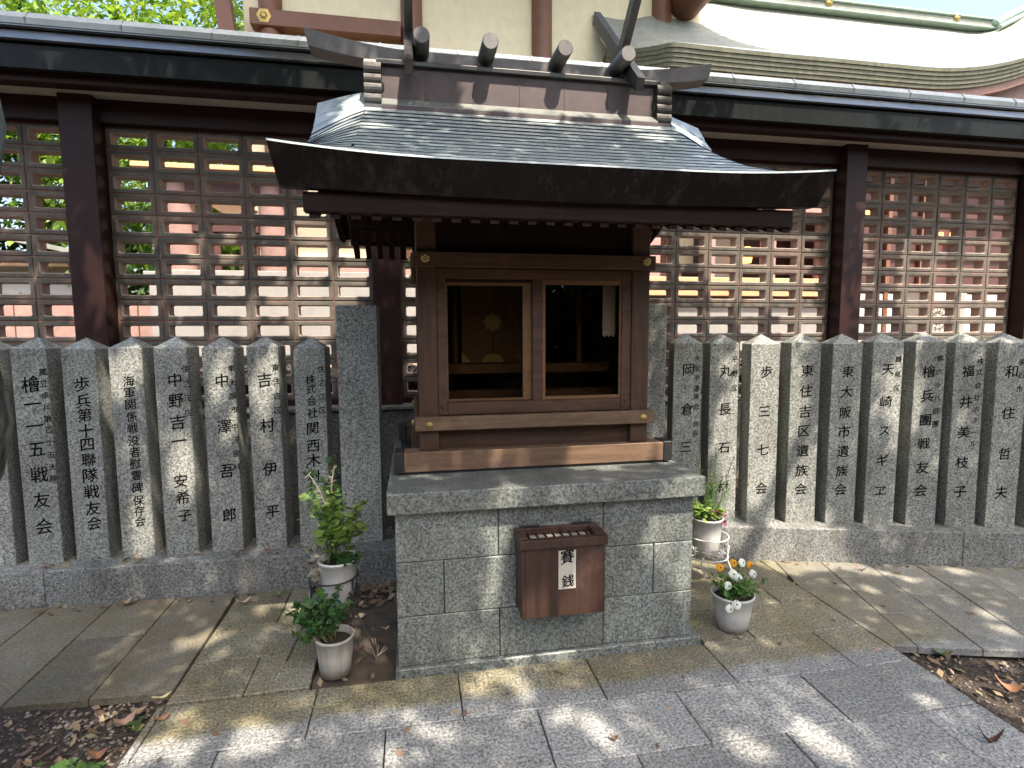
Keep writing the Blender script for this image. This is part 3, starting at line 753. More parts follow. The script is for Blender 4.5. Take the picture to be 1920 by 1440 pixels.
# under-roof body
xs_ = [CX-1.06,CX-.94,CX-.815,CX-.6,CX-.3,CX,CX+.3,CX+.6,CX+.815,CX+.94,CX+1.06]
ys_ = [2.06]+[1.99+.0705*i for i in range(2,16)]+[3.12,3.25,3.4,3.55,3.74]
top = [[(x, y, zroof(x, y)-.010) for x in xs_] for y in ys_]
bot = [[(x, y, zroof(x, y)-.075) for x in xs_] for y in ys_]
gg = G(); gg.grid(top); gg.grid([list(reversed(r)) for r in bot])
n = len(xs_); nb = len(ys_)
gg.grid([[r[0] for r in bot], [r[0] for r in top]]); gg.grid([[r[-1] for r in top], [r[-1] for r in bot]])
gg.grid([bot[0], top[0]]); gg.grid([top[-1], bot[-1]])
roof = P('roof', gg, 'eave', 0)
# copper plates, course by course
NRW = 14; y_of = [1.975+(2.895-1.975)*(i/NRW)**.93 for i in range(NRW+1)]
pj = 0
def plate(xa, xb, i, sub=1):
    ya, yb = y_of[i], y_of[i+1]+.006
    gg = G(); rows_ = []
    xsx = [xa+(xb-xa)*k/sub for k in range(sub+1)]
    j = random.uniform(-.0003,.0003)
    h = .0040+.0055*i/NRW
    A = [(x, ya, zroof(x, ya)+h+j) for x in xsx]; B = [(x, yb, zroof(x, yb)+.0018) for x in xsx]
    Cc = [(x, ya+.004, zroof(x, ya)+.0005) for x in xsx]; D = [(x, ya+.04, zroof(x, ya+.04)-.003) for x in xsx]
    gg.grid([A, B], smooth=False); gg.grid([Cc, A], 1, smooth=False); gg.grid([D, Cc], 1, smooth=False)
    for q in (0, -1): gg.add([A[q],B[q],D[q],Cc[q]], [(0,1,2,3)], 0)
    return gg
for i in range(NRW):
    ym = y_of[i]
    for sgn in (-1, 1):
        a, b = CX+sgn*.815, CX+sgn*1.064
        plate(min(a,b)+(.0008 if sgn > 0 else 0), max(a,b)-(.0008 if sgn < 0 else 0), i, 4).obj('copper_plate', [M['copper'], M['gap_shadow']], roof)
    w = .182; x = CX-.815-(w*.5 if i % 2 else 0)+random.uniform(-.012,.012)
    while x < CX+.815-.01:
        a, b = max(x, CX-.815), min(x+w, CX+.815)
        if b-a > .02: plate(a+.0004, b-.0004, i, 1 if abs(a-CX) < .4 else 2).obj('copper_plate', [M['copper'], M['gap_shadow']], roof)
        x += w
# upper verge plates beside the ridge and rear courses (rear joined: not in view)
for sgn in (-1, 1):
    for k, (ya, yb) in enumerate(((2.895,2.97),(2.97,3.05))):
        a, b = sorted((CX+sgn*.74, CX+sgn*1.064)); gg = G()
        xsx = [a+(b-a)*q/4 for q in range(5)]
        A = [(x, ya, zroof(x, ya)+.009) for x in xsx]; B = [(x, yb, zroof(x, yb)+.002) for x in xsx]; Cc = [(x, ya+.001, zroof(x, ya)-.004) for x in xsx]
        gg.grid([A, B], smooth=False).grid([Cc, A], smooth=False); gg.obj('copper_plate', [M['copper'], M['gap_shadow']], roof)
gg = G()
for i in range(9):
    ya, yb = 3.76-.078*i, 3.76-.078*(i+1)-.004
    gg.grid([[(x, yb, zroof(x, yb)+.001) for x in xs_], [(x, ya, zroof(x, ya)+.009) for x in xs_]]); gg.grid([[(x, ya, zroof(x, ya)+.009) for x in xs_], [(x, ya-.001, zroof(x, ya)-.004) for x in xs_]])
tag(P('rear_copper', gg, 'copper', 0), kind='stuff')
# eave fascia: deep dark board, ends upswept and cut on the slant
gg = G(); NSX = 24; A, B, Cc, D = [], [], [], []
for k in range(NSX+1):
    t = -1+2*k/NSX; x = CX+1.066*t; xb = CX+1.048*t
    zt = 2.106+upturn(x, 1.98); zb = 2.006-.012*(1-abs(t))+.25*upturn(x, 1.98)
    A.append((x, 1.962, zt)); B.append((xb, 2.034, zb)); Cc.append((x, 2.02, zt+.012)); D.append((xb, 2.09, zb+.004))
gg.grid([B, A], smooth=False).grid([A, Cc], smooth=False).grid([D, B], smooth=False).grid([Cc, D], smooth=False)
gg.add([A[0],B[0],D[0],Cc[0]], [(0,3,2,1)]); gg.add([A[-1],B[-1],D[-1],Cc[-1]], [(0,1,2,3)])
P('eave_board', gg, 'eave', 0)
gg = G(); gg.grid([[(x, y-.003, z+.008) for x, y, z in A], [(x, y+.03, z+.012) for x, y, z in A]], smooth=False).grid([[(x, y-.004, z+.001) for x, y, z in A], [(x, y-.003, z+.008) for x, y, z in A]], smooth=False)
P('eave_drip_edge', gg, 'copper', 0)
# verge boards
for sgn in (-1, 1):
    gg = G(); x1 = CX+sgn*1.055; x0 = CX+sgn*1.03; ysb = [2.02+.06*k for k in range(18)]+[3.1,3.2,3.35,3.5,3.7]
    T0 = [(x1, y, zroof(x1, y)-.004) for y in ysb]; B0 = [(x1-sgn*.012, y, zroof(x1, y)-.105) for y in ysb]; T1 = [(x0, y, z) for (_, y, z) in T0]; B1 = [(x0-sgn*.012, y, z) for (_, y, z) in B0]
    gg.grid([T0,B0]).grid([B0,B1]).grid([B1,T1]); P('verge_board', gg, 'eave', 0)
# eave batten and rafters (front and rear)
P('eave_batten', G().box(-.372, 1.566, 2.062, 2.098, 1.934, 2.004), 'wooddk', .003)
P('eave_batten', G().box(-.372, 1.566, 3.585, 3.615, 2.06, 2.12), 'wooddk', .003)
def rafter(x, pts, w=.034, h=.036):
    gg = G(); pr_ = []
    lo = [(y, z) for y, z in pts]; hi = [(y, z+h) for y, z in reversed(pts)]
    return gg.prism(lo+hi, 'x', x, x+w)
RM = rafter(0, [(2.075,1.915),(2.35,2.03),(2.62,2.155),(2.85,2.31)]).mesh('rafter', M['wooddk'])
RB = rafter(0, [(3.66,1.985),(3.5,2.095),(3.3,2.245),(3.1,2.42)]).mesh('rafter', M['wooddk'])
for k in range(27):
    x = -.355+.0724*k
    inst('rafter', RM, sh, loc=(x, 0, 0)); inst('rafter', RB, sh, loc=(x, 0, 0))
gg = G(); gg.grid([[(x, y, z) for x in (-.37, 1.57)] for y, z in ((2.08,1.99),(2.35,2.069),(2.62,2.194),(2.85,2.35),(3.05,2.52),(3.1,2.46),(3.3,2.285),(3.5,2.135),(3.62,2.06))])
P('sheathing', gg, 'panel', 0)
for x0 in (.034, 1.156):
    gg = G().prism([(2.64,2.15),(3.46,2.15),(3.40,2.22),(3.08,2.48),(3.02,2.48),(2.80,2.30)], 'x', x0, x0+.02); P('gable_board', gg, 'panel', 0)

# ---- ridge
for sgn, nm in ((1, 'front'), (-1, 'rear')):
    Y = lambda y: 3.05+sgn*(y-3.05)
    gg = G().prism([(Y(2.878),2.606),(Y(2.878),2.644),(Y(2.938),2.694),(Y(3.04),2.70),(Y(3.04),2.62)], 'x', -.128, 1.338)
    P('ridge_skirt', gg, 'skirt', 0)
P('ridge_skirt_face', G().box(-.126, 1.336, 2.8735, 2.8775, 2.606, 2.638), 'copper_ridge', 0)
for k in range(6):
    P('ridge_seam', G().box(.09+.245*k, .094+.245*k, 2.9315, 2.9345, 2.696, 2.846), 'copper_ridge', 0)
P('ridge_panel', G().box(-.126, 1.336, 2.935, 3.165, 2.692, 2.848), 'copper_ridge', 0)
P('ridge_cap', G().prism([(2.908,2.848),(2.905,2.868),(2.93,2.882),(3.17,2.882),(3.195,2.868),(3.192,2.848)], 'x', -.150, 1.360), 'copper_dk', .002)
# horned ridge beam on top
gg = G(); R0 = []
for k in range(25):
    t = -1+2*k/24; x = CX+1.09*t; zt = 2.972+.070*max(0, (abs(t)-.5)/.5)**1.9; hh = .075+.022*max(0,(abs(t)-.5)/.5); ww = .05+.006*abs(t)
    xs2 = x+.02*(1 if t > 0 else -1)*max(0,(abs(t)-.9)/.1)
    R0.append([(x,3.05-ww,zt-hh),(xs2,3.05-ww,zt-.012),(xs2,3.05-ww*.5,zt),(xs2,3.05+ww*.5,zt),(xs2,3.05+ww,zt-.012),(x,3.05+ww,zt-hh),(x,3.05-ww,zt-hh)])
gg.grid(R0, smooth=False); gg.add(R0[0][:6], [(0,1,2,3,4,5)]); gg.add(R0[-1][:6], [(5,4,3,2,1,0)])
P('horned_ridge_beam', gg, 'log', 0)
# ridge end tiles: stacked scrolls
for x0 in (-.212, 1.338):
    gg = G(); pts = []
    pts = [(3.12,2.60),(2.885,2.60),(2.885,2.642),(2.90,2.645)]
    for cz, rr in ((2.672,.026),(2.724,.024),(2.770,.022),(2.822,.026)):
        for k in range(7):
            a = rad(-90-180*k/6); pts.append((2.902+rr*math.cos(a)*.55, cz+rr*math.sin(a)))
        pts.append((2.915, cz+rr+.001))
    pts += [(2.925,2.872),(2.96,2.885),(3.12,2.885)]
    gg.prism(pts, 'x', x0, x0+.084)
    e = P('ridge_end_scroll', gg, 'copper_dk', .002)
    gg = G(); gg.lathe([(0,.006),(.03,.006),(.036,.012),(.042,.004),(.046,0)], 18, c=(x0 if x0 > 0 else x0+.084, 2.965, 2.745), M=Matrix.Rotation(rad(-90 if x0 > 0 else 90),3,'Y'))
    gg.lathe([(0,.006),(.02,.006),(.025,.010),(.03,0)], 14, c=(x0 if x0 > 0 else x0+.084, 3.0, 2.83), M=Matrix.Rotation(rad(-90 if x0 > 0 else 90),3,'Y'))
    gg.obj('scroll_relief', M['copper_dk'], e)
# billets across the ridge
for x in (.072, .412, .798, 1.138):
    gg = G().tube([(x,2.815,2.952),(x,2.819,2.952),(x,3.05,2.958),(x,3.28,2.952),(x,3.285,2.952)], [.037,.0405,.043,.0405,.037], 18)
    P('ridge_billet', gg, 'log', 0)
# forked finials
for x in (.008, 1.187):
    k = 1.0
    for s_, nm in ((1,0),(-1,1)):
        xx = x-.021+(.004 if nm else 0); gg = G()
        c, a = Vector((3.05, 3.058)), Vector((s_*.707, .707)); nn = Vector((-a.y, a.x))
        def q(t, w): v = c+a*t+nn*w; return (v.x, v.y)
        L0 = -.40 if s_ > 0 else -.22
        pr_ = [q(L0,-.033),q(L0+.02,.033),q(.62,.033),(q(.62,.033)[0],q(.62,-.033)[1]+.02),q(.60,-.033)]
        gg.prism(pr_ if s_ > 0 else pr_[::-1], 'x', xx, xx+.042)
        P('forked_finial', gg, 'copper_dk', .002)

# ------------------------------------------------------------------ inside: small inner shrine, paper strip
inn = thing('inner_shrine', 'dark miniature shrine doors with brass plates behind the left pane', 'altar', (.44, 3.05, .94))
P('door_leaf', G().box(.262,.435,3.0,3.012,1.34,1.80), 'inner_wood', .002, inn); P('door_leaf', G().box(.437,.61,3.0,3.012,1.34,1.80), 'inner_wood', .002, inn)
P('sill', G().box(.10,1.1,2.93,3.02,1.285,1.337), 'inner_wood', .003, inn); P('step', G().box(.10,1.1,2.85,2.95,1.16,1.2), 'inner_wood', .003, inn); P('altar_base', G().box(.10,1.1,2.86,3.3,.938,1.158), 'inner_wood', 0, inn)
for x in (.225, .65, .93): P('pillar', G().tube([(x,2.985,1.338),(x,2.985,1.85)], .018, 12), 'inner_wood', 0, inn)
gg = G(); gg.prism([(.436+.052*(1 if k % 2 == 0 else .82)*math.cos(rad(22.5*k)), 1.565+.052*(1 if k % 2 == 0 else .82)*math.sin(rad(22.5*k))) for k in range(16)], 'y', 2.996, 3.0); gg.obj('brass_rosette', M['gold_dull'], inn)
gg = G(); gg.prism([(.436+.06*math.cos(rad(a)), 1.345+.045*math.sin(rad(a))) for a in range(0,181,20)], 'y', 2.996, 3.0); gg.prism([(.262,1.345),(.31,1.345),(.29,1.375),(.262,1.40)], 'y', 2.996, 3.0); gg.obj('brass_corner_plate', M['gold_dull'], inn)
gg = G(); zz = [(.968+.0115*k, 1.492-(.012 if k % 2 else 0)) for k in range(7)]
v = [(x, 2.70, z) for x, z in zz]+[(x, 2.701, 1.76) for x, _ in zz]; nz = len(zz)
gg.add(v, [(k,k+1,nz+k+1,nz+k) for k in range(nz-1)])
o = gg.obj('paper_strip', M['paper']); tag(o, 'white paper strip with zigzag end hanging behind the right pane', 'paper')
m_ = o.modifiers.new('t','SOLIDIFY'); m_.thickness = .0006

# ------------------------------------------------------------------ offering box
ob = thing('offering_box', 'brown painted wooden offering box with slatted top fixed to the granite front', 'offering box', (.62, 2.27, .264))
def B_(name, g_, m, bw=.003): 
    o = g_.obj(name, M[m], ob); bevel(o, bw, 2) if bw else None; return o
B_('front_board', G().prism([(2.2,.268),(2.196,.584),(2.214,.584),(2.216,.268)], 'x', .452, .803), 'rust', .002)
B_('side_board', G().box(.436,.4515,2.198,2.342,.268,.584), 'rust'); B_('side_board', G().box(.8035,.812,2.198,2.342,.268,.584), 'rust')
B_('bottom_board', G().box(.452,.803,2.217,2.342,.264,.276), 'rust', 0)
B_('lid_frame', G().box(.428,.818,2.178,2.212,.585,.624).box(.428,.818,2.318,2.342,.585,.628).box(.428,.470,2.212,2.318,.585,.626).box(.770,.818,2.212,2.318,.585,.626), 'rust', .003)
for k in range(8): B_('slat', G().box(.484+.038*k,.489+.038*k,2.213,2.317,.594,.606), 'wooddk', 0)
for k in range(3): B_('long_slat', G().box(.471,.769,2.220+.034*k,2.243+.034*k,.588,.598), 'brass_tray', .001)
B_('coin_tray', G().box(.471,.769,2.213,2.317,.565,.57), 'brass_tray', 0)
for x in (.455,.70): B_('hinge', G().box(x,x+.09,2.3285,2.342,.629,.637), 'iron', .001)
lb_ = B_('paper_label', G().box(.598,.676,2.1945,2.1953,.392,.565), 'label', 0)
for o in lettering('character', [('賽',.637,.537,.068),('銭',.640,.427,.062)], ob, M['ink'], y=2.1938, brush=.14):
    o.parent = lb_; o.matrix_parent_inverse = Matrix.Identity(4)
HOLES=[(-1.05,2.81,0.0,0.075),(-1.13,2.78,0.0,0.05),(-0.98,2.82,0.0,0.05),(-0.86,3.07,0.0,0.05),(-0.76,3.11,0.0,0.05),(-0.64,2.08,0.0,0.085),(-0.57,2.02,0.0,0.07),(-0.65,2.0,0.0,0.06),(-0.93,2.07,0.0,0.06),(-0.92,2.21,0.0,0.05),(-0.86,2.02,0.0,0.05),(0.33,2.26,0.0,0.06),(0.4,2.2,0.0,0.05),(0.43,2.1,0.0,0.05),(0.26,2.2,0.0,0.04),(0.53,1.94,0.0,0.05),(0.65,1.9,0.0,0.05),(0.67,1.81,0.0,0.05),(-0.06,2.06,0.0,0.04),(0.02,1.97,0.0,0.04),(0.08,1.93,0.0,0.04),(-0.13,1.86,0.0,0.05),(-0.02,1.85,0.0,0.03),(1.71,1.89,0.0,0.05),(1.86,1.83,0.0,0.045),(2.01,1.76,0.0,0.05),(1.43,1.69,0.0,0.06),(1.44,1.62,0.0,0.06),(1.48,1.58,0.0,0.06),(1.16,1.69,-0.0,0.06),(1.19,1.64,0.0,0.05),(2.42,1.76,0.0,0.12),(2.35,1.88,0.0,0.07),(2.68,1.94,0.0,0.06),(-1.02,2.04,0.0,0.07),(-1.25,2.32,0.0,0.04),(2.59,2.63,0.0,0.05),(2.98,2.27,0.0,0.06),(2.93,2.7,0.0,0.05),(2.9,2.13,0.0,0.05),(1.94,2.59,0.0,0.05),(1.8,2.89,0.0,0.06),(1.86,3.11,0.0,0.05),(3.32,2.74,0.0,0.05),(0.82,2.59,0.9,0.05),(0.99,2.59,0.89,0.05),(1.14,2.59,0.9,0.04),(0.33,2.34,0.42,0.02),(0.32,2.34,0.37,0.015),(1.17,2.34,0.59,0.05),(1.13,2.34,0.55,0.04),(0.38,2.29,0.76,0.04),(1.29,2.29,0.79,0.04),(1.19,2.29,0.76,0.03),(0.72,2.2,0.37,0.045),(0.68,2.2,0.3,0.04),(0.49,2.2,0.29,0.035),(1.29,2.34,0.38,0.04),(0.24,2.34,0.03,0.03),(0.6,2.94,2.77,0.05),(0.46,2.94,2.73,0.03),(0.89,2.94,2.77,0.06),(1.07,2.94,2.77,0.06),(1.19,2.94,2.79,0.06),(1.23,2.94,2.74,0.05),(-0.17,2.9,2.73,0.06),(-0.17,2.9,2.81,0.05),(-0.1,2.93,2.74,0.04),(0.42,2.84,2.94,0.05),(1.15,2.84,2.95,0.06),(0.7,2.89,2.67,0.05),(1.24,2.89,2.65,0.06),(-0.27,2.85,2.57,0.06),(-0.3,2.7,2.46,0.05),(-0.16,2.6,2.42,0.05),(-0.01,2.0,2.11,0.05),(1.25,2.7,2.49,0.06),(0.65,2.0,2.12,0.05),(1.54,2.0,2.06,0.05),(1.15,2.0,1.88,0.05),(-0.47,2.62,0.81,0.05),(-0.5,2.62,0.75,0.05),(-0.42,2.62,0.87,0.04),(1.73,2.9,0.28,0.08),(1.72,2.9,0.5,0.08),(1.62,2.9,0.31,0.06),(-2.1,3.46,0.84,0.05),(-2.09,3.46,0.75,0.05),(-2.04,3.46,0.88,0.05),(-2.1,3.46,0.99,0.03),(-1.63,3.45,1.29,0.05),(-1.59,3.45,1.35,0.04),(-1.35,3.44,0.75,0.05),(-1.34,3.44,0.65,0.04),(-1.58,3.45,0.39,0.05),(-1.59,3.45,0.47,0.04),(-1.58,3.45,0.29,0.04),(-0.9,3.43,1.15,0.04),(-0.85,3.43,1.27,0.03),(-1.05,3.43,0.99,0.03),(-1.74,3.45,1.32,0.04),(-1.78,3.45,1.23,0.03),(-1.12,3.43,1.26,0.03),(-0.75,4.6,2.17,0.1),(-0.56,4.6,1.79,0.1),(-0.89,4.6,1.7,0.08),(-0.38,4.6,2.18,0.1),(-0.74,4.6,1.58,0.08),(-1.05,4.6,1.79,0.05),(-1.26,4.6,1.62,0.05),(-1.62,4.6,2.11,0.04),(-1.39,4.6,2.15,0.04)]
# ------------------------------------------------------------------ potted plants
def pot_mesh(g, c, r0, r1, h, rim=.006):
    g.lathe([(0,0),(r0-.004,0),(r0,.003),(r0+(r1-r0)*.5,h*.5),(r1-.004,h-.016),(r1,h-.014),(r1+rim*.4,h-.004),(r1,h),(r1-.006,h-.001),(r1-.010,h-.03),(r1-.014,h-.05)], 32, c=c)
def rvec(): 
    v = RNG.normal(size=3); return v/np.linalg.norm(v)
def stem_path(p, d, L, bend, n=6):
    pts = [Vector(p)]; d = Vector(d).normalized()
    for i in range(n):
        d = (d+Vector(bend)*.25+Vector(rvec())*.10).normalized(); pts.append(pts[-1]+d*L/n)
    return pts
def leaves_along(stems, per, size, start=.2, spread=.02, aspect=.5, flat=.4):
    P = []; D = []
    for pts in stems:
        for _ in range(per):
            t = start+(1-start)*RNG.random(); k = t*(len(pts)-1); i = min(int(k), len(pts)-2); q = pts[i].lerp(pts[i+1], k-i)
            d = rvec(); d[2] = d[2]*.5+.15; D.append(d); P.append(np.array(q)+d*spread)
    return leaf_quads(np.array(P), size, RNG, aspect, flat, .25, np.array(D))
def potted(name, label, c, r0, r1, h, potmat, group='flower pots round the shrine'):
    t = thing(name, label, 'potted plant', c, 0, group)
    g = G(); pot_mesh(g, c, r0, r1, h); g.obj('pot', M[potmat], t)
    g = G(); g.lathe([(0,.006),(r1*.5,.004),(r1-.012,0)], 20, c=(c[0],c[1],c[2]+h-.03)); g.obj('soil', M['soil'], t)
    return t
def stand(label, c, R, zs, mat, feet, rotz=0.0, teal=True):
    t = thing('plant_stand', label, 'plant stand', (c[0],c[1],0), 0, 'wire plant stands')
    for z in zs:
        G().tube([(c[0]+R*math.cos(a), c[1]+R*math.sin(a), z) for a in np.linspace(0, 2*math.pi, 33)], .0042, 6, cap=False).obj('ring', M[mat], t)
    for k in range(3):
        a = rotz+2*math.pi*k/3; ca, sa = math.cos(a), math.sin(a)
        G().tube([(c[0]+R*ca,c[1]+R*sa,zs[0]),(c[0]+R*ca,c[1]+R*sa,zs[1]),(c[0]+feet*ca,c[1]+feet*sa,.004)], .0045, 6).obj('leg', M[mat], t)
    g = G()
    for k in range(4):
        a = k*math.pi/4; g.tube([(c[0]+R*math.cos(a),c[1]+R*math.sin(a),zs[1]),(c[0]-R*math.cos(a),c[1]-R*math.sin(a),zs[1])], .003, 5)
    g.obj('grate', M[mat], t)
    for k, a in enumerate(np.linspace(0, 2*math.pi, 10)[:-1]):   # scrollwork flowers between the rings
        g = G(); cz = (zs[0]+zs[1])/2-.01; cx, cy = c[0]+R*math.cos(a), c[1]+R*math.sin(a); tx, ty = -math.sin(a), math.cos(a)
        for q in range(6):
            b = 2*math.pi*q/6; rr = .030
            g.tube([(cx,cy,cz),(cx+tx*rr*.6*math.cos(b-.2),cy+ty*rr*.6*math.cos(b-.2),cz+rr*.6*math.sin(b-.2)),(cx+tx*rr*math.cos(b),cy+ty*rr*math.cos(b),cz+rr*math.sin(b))], [.003,.006,.002], 5)
        g.obj('wire_flower', M['teal'] if (teal and k in (5,6,7)) else M[mat], t)
    return t
# left: dark stand with the tall plant, low bushy pot in front
LS = (-.40, 2.63)
stand('dark wire plant stand carrying the tall plant left of the pedestal', LS, .112, (.348,.205), 'wire', .235, rad(208))
c = (-.378, 2.63, .212)
t = potted('potted_plant', 'tall leggy yellow-green plant in a white pot on the dark stand', c, .066, .094, .222, 'pot')
top = Vector((c[0], c[1], c[2]+.2))
st = [stem_path(top+Vector((random.uniform(-.05,.05), random.uniform(-.04,.04), 0)), d_, L, b_) for d_, L, b_ in (((-.15,0,1),.46,(.05,0,.1)),((-.22,-.1,1),.38,(0,0,.15)),((.16,.05,1),.38,(.02,0,.1)),((-.02,0,1),.50,(0,0,.1)),((.12,-.1,1),.30,(.1,0,.1)),((-.3,.1,1),.40,(.05,0,.2)),((.25,0,1),.34,(.1,0,-.02)),((-.1,-.2,1),.28,(0,0,.1)))]
g = G()
for s_ in st: g.tube(s_, [.006-.0007*i for i in range(len(s_))], 6)
g.obj('stem', M['stem'], t)
inst('foliage', quads_mesh('foliage', leaves_along(st[:4]+[st[5]], 62, .038, .25, .028, .5), M['plant_g']), t)
V = leaves_along([st[2], st[4], st[1]], 46, .040, .35, .03, .7)
inst('foliage', quads_mesh('foliage', V, M['plant_y']), t)
P_ = np.array([top+Vector((RNG.normal()*.052+.012, RNG.normal()*.035-.03, .17+RNG.normal()*.05)) for _ in range(110)])
inst('foliage', quads_mesh('foliage', leaf_quads(P_, .050, RNG, .85, .5), M['plant_y']), t)
V = leaves_along([st[6]], 26, .042, .3, .025, .9); inst('foliage', quads_mesh('foliage', V, M['plant_y']), t)
P_ = np.array([top+Vector((-.10+RNG.normal()*.02, RNG.normal()*.02-.03, .02+RNG.normal()*.045)) for _ in range(34)])
inst('dry_leaves', quads_mesh('dry_leaves', leaf_quads(P_, .045, RNG, .6, .2), M['plant_w']), t)
P_ = np.array([top+Vector((.05+RNG.normal()*.045, RNG.normal()*.03-.03, .01+RNG.random()*.05)) for _ in range(40)])
inst('foliage', quads_mesh('foliage', leaf_quads(P_, .06, RNG, .5, .5), M['plant_d']), t)
dry = [stem_path(top+Vector((-.045,0,.26)), (-.1,0,1), .20, (-.25,0,-.02)), stem_path(top+Vector((-.02,.0,.35)), (.1,0,1), .13, (0,0,.1))]
g = G()
for s_ in dry:
    g.tube(s_, .0028, 5)
    for k in range(14):
        i = random.randrange(1, len(s_)); d_ = Vector(rvec()); g.tube([s_[i], s_[i]+d_*.022], .0016, 4)
g.obj('dry_stem', M['plant_w'], t)
c = (-.373, 2.405, -.002)
t = potted('potted_plant', 'low bushy dark green plant in a dirty white pot on the soil', c, .066, .084, .178, 'potdirty')
top = Vector((c[0]-.035, c[1], c[2]+.16))
st = [stem_path(top+Vector((random.uniform(-.03,.04), random.uniform(-.03,.03), 0)), (random.uniform(-.9,.5), random.uniform(-.7,.5), 1), random.uniform(.12,.23), (0,0,-.1)) for _ in range(34)]
g = G()
for s_ in st: g.tube(s_, .0022, 5)
g.obj('stem', M['stem'], t)
inst('foliage', quads_mesh('foliage', leaves_along(st, 15, .036, .4, .016, .75, .5), M['plant_d']), t)
# right: white stand behind the pedestal corner, pansies in front
RS = (1.715, 2.9)
stand('white wire plant stand behind the right corner of the pedestal', RS, .118, (.292,.172), 'wirew', .19, rad(-50), False)
c = (1.705, 2.9, .178)
t = potted('potted_plant', 'white pot with feathery sprigs on the white wire stand', c, .070, .094, .228, 'pot')
top = Vector((c[0], c[1], c[2]+.205))
P_ = np.array([top+Vector((RNG.normal()*.055-.03, RNG.normal()*.04, .03+RNG.random()*.07)) for _ in range(120)])
inst('foliage', quads_mesh('foliage', leaf_quads(P_, .042, RNG, .7, .5), M['plant_y']), t)
st = [stem_path(top+Vector((random.uniform(-.03,.06), random.uniform(-.03,.03), 0)), (random.uniform(-.5,.5), random.uniform(-.2,.2), 1), random.uniform(.2,.46), (.04,0,.05)) for _ in range(13)]
g = G()
for s_ in st: g.tube(s_, .0022, 5)
g.obj('stem', M['stem'], t)
inst('foliage', quads_mesh('foliage', leaves_along(st, 42, .030, .15, .014, .16, .1), M['plant_g']), t)
P_ = np.array([top+Vector((.075+RNG.normal()*.02, RNG.normal()*.03-.02, .04+RNG.normal()*.02)) for _ in range(22)])
inst('purple_leaves', quads_mesh('purple_leaves', leaf_quads(P_, .035, RNG, .6, .4), M['petal_p']), t)
c = (1.573, 2.41, 0)
t = potted('potted_plant', 'white and orange pansies in a white pot on the paving', c, .074, .105, .186, 'pot')
top = Vector((c[0], c[1], c[2]+.165))
fl = [(-.085,-.02,.165,'o'),(-.005,-.01,.178,'o'),(.095,.0,.155,'o'),(.045,-.01,.175,'w'),(-.05,-.04,.075,'w'),(-.025,-.04,.135,'w'),(-.045,-.105,.01,'w'),(-.075,-.10,-.012,'w'),(.015,-.02,.10,'w'),(.115,-.0,.105,'w'),(-.01,-.03,.12,'w')]
st = [[top+Vector((x*.3,y*.3,0)), top+Vector((x*.8,y*.7-.01,z*.55+.03)), top+Vector((x,y,z))] for x, y, z, _ in fl]
st2 = [stem_path(top+Vector((random.uniform(-.05,.05), random.uniform(-.05,.05), 0)), (random.uniform(-.9,.9), random.uniform(-.9,.6), 1), random.uniform(.06,.15), (0,0,-.1)) for _ in range(40)]+[stem_path(top+Vector((.06,0,.0)), (1,0,.4), .16, (0,0,.1))]
g = G()
for s_ in st+st2: g.tube(s_, .002, 5)
g.obj('stem', M['stem'], t)
inst('foliage', quads_mesh('foliage', leaves_along(st2, 16, .030, .2, .014, .45, .4), M['plant_g']), t)
for x, y, z, kd in fl:
    g = G(); q = top+Vector((x,y,z)); ax = Vector((random.uniform(-.5,.3), -1, random.uniform(.1,.7))).normalized(); u = ax.cross(Vector((0,0,1))).normalized(); w = u.cross(ax)
    r = .0175 if kd == 'o' else .0195
    for k in range(5):
        a = rad(90+72*k); d_ = u*math.cos(a)+w*math.sin(a); e = d_.cross(ax)
        cc = q+d_*r*.55+ax*(.002*(k % 2)); v = [cc+ax*.0]
        for m_ in range(8): b = 2*math.pi*m_/8; v.append(cc+(d_*math.cos(b)*.62+e*math.sin(b)*.72)*r-ax*.004*(1+math.cos(b)))
        g.add(v, [(0,1+m_,1+(m_+1)%8) for m_ in range(8)])
    g.add([q+ax*.005+(u*math.cos(b)+w*math.sin(b))*.0045 for b in np.linspace(0,2*math.pi,7)[:-1]], [tuple(range(6))], 1)
    g.obj('flower', [M['petal_o'] if kd == 'o' else M['petal_w'], M['flower_c']], t)

# ------------------------------------------------------------------ fallen leaves, pebbles, sticks
def dead_leaf(name, label, x, y, z, L, w, rz, curl, mat, group='single leaves lying on the paving'):
    g = G(); R0 = []
    for i in range(7):
        t_ = i/6; ww = w*math.sin(math.pi*min(1, t_*.92+.06))**.8
        R0.append([((t_-.5)*L, s_*ww, .002+curl*(t_-.5)**2*L*4+abs(s_)*ww*curl*1.2+.003*math.sin(t_*9+s_)) for s_ in (-1,-.5,0,.5,1)])
    g.grid(R0); o = g.obj(name, M[mat]); o.location = (x, y, z); o.rotation_euler = (random.uniform(-.1,.1), random.uniform(-.1,.1), rz)
    tag(o, label, 'leaf', group); return o
for nm, h in (('leaf_orange',(.30,.15,.08)),('leaf_tan',(.42,.31,.19)),('leaf_brown',(.16,.085,.05)),('leaf_yellow',(.50,.44,.22)),('leaf_green',(.13,.22,.07)),('leaf_pink',(.44,.28,.20))): M[nm] = paint(nm, h, .75, .2)
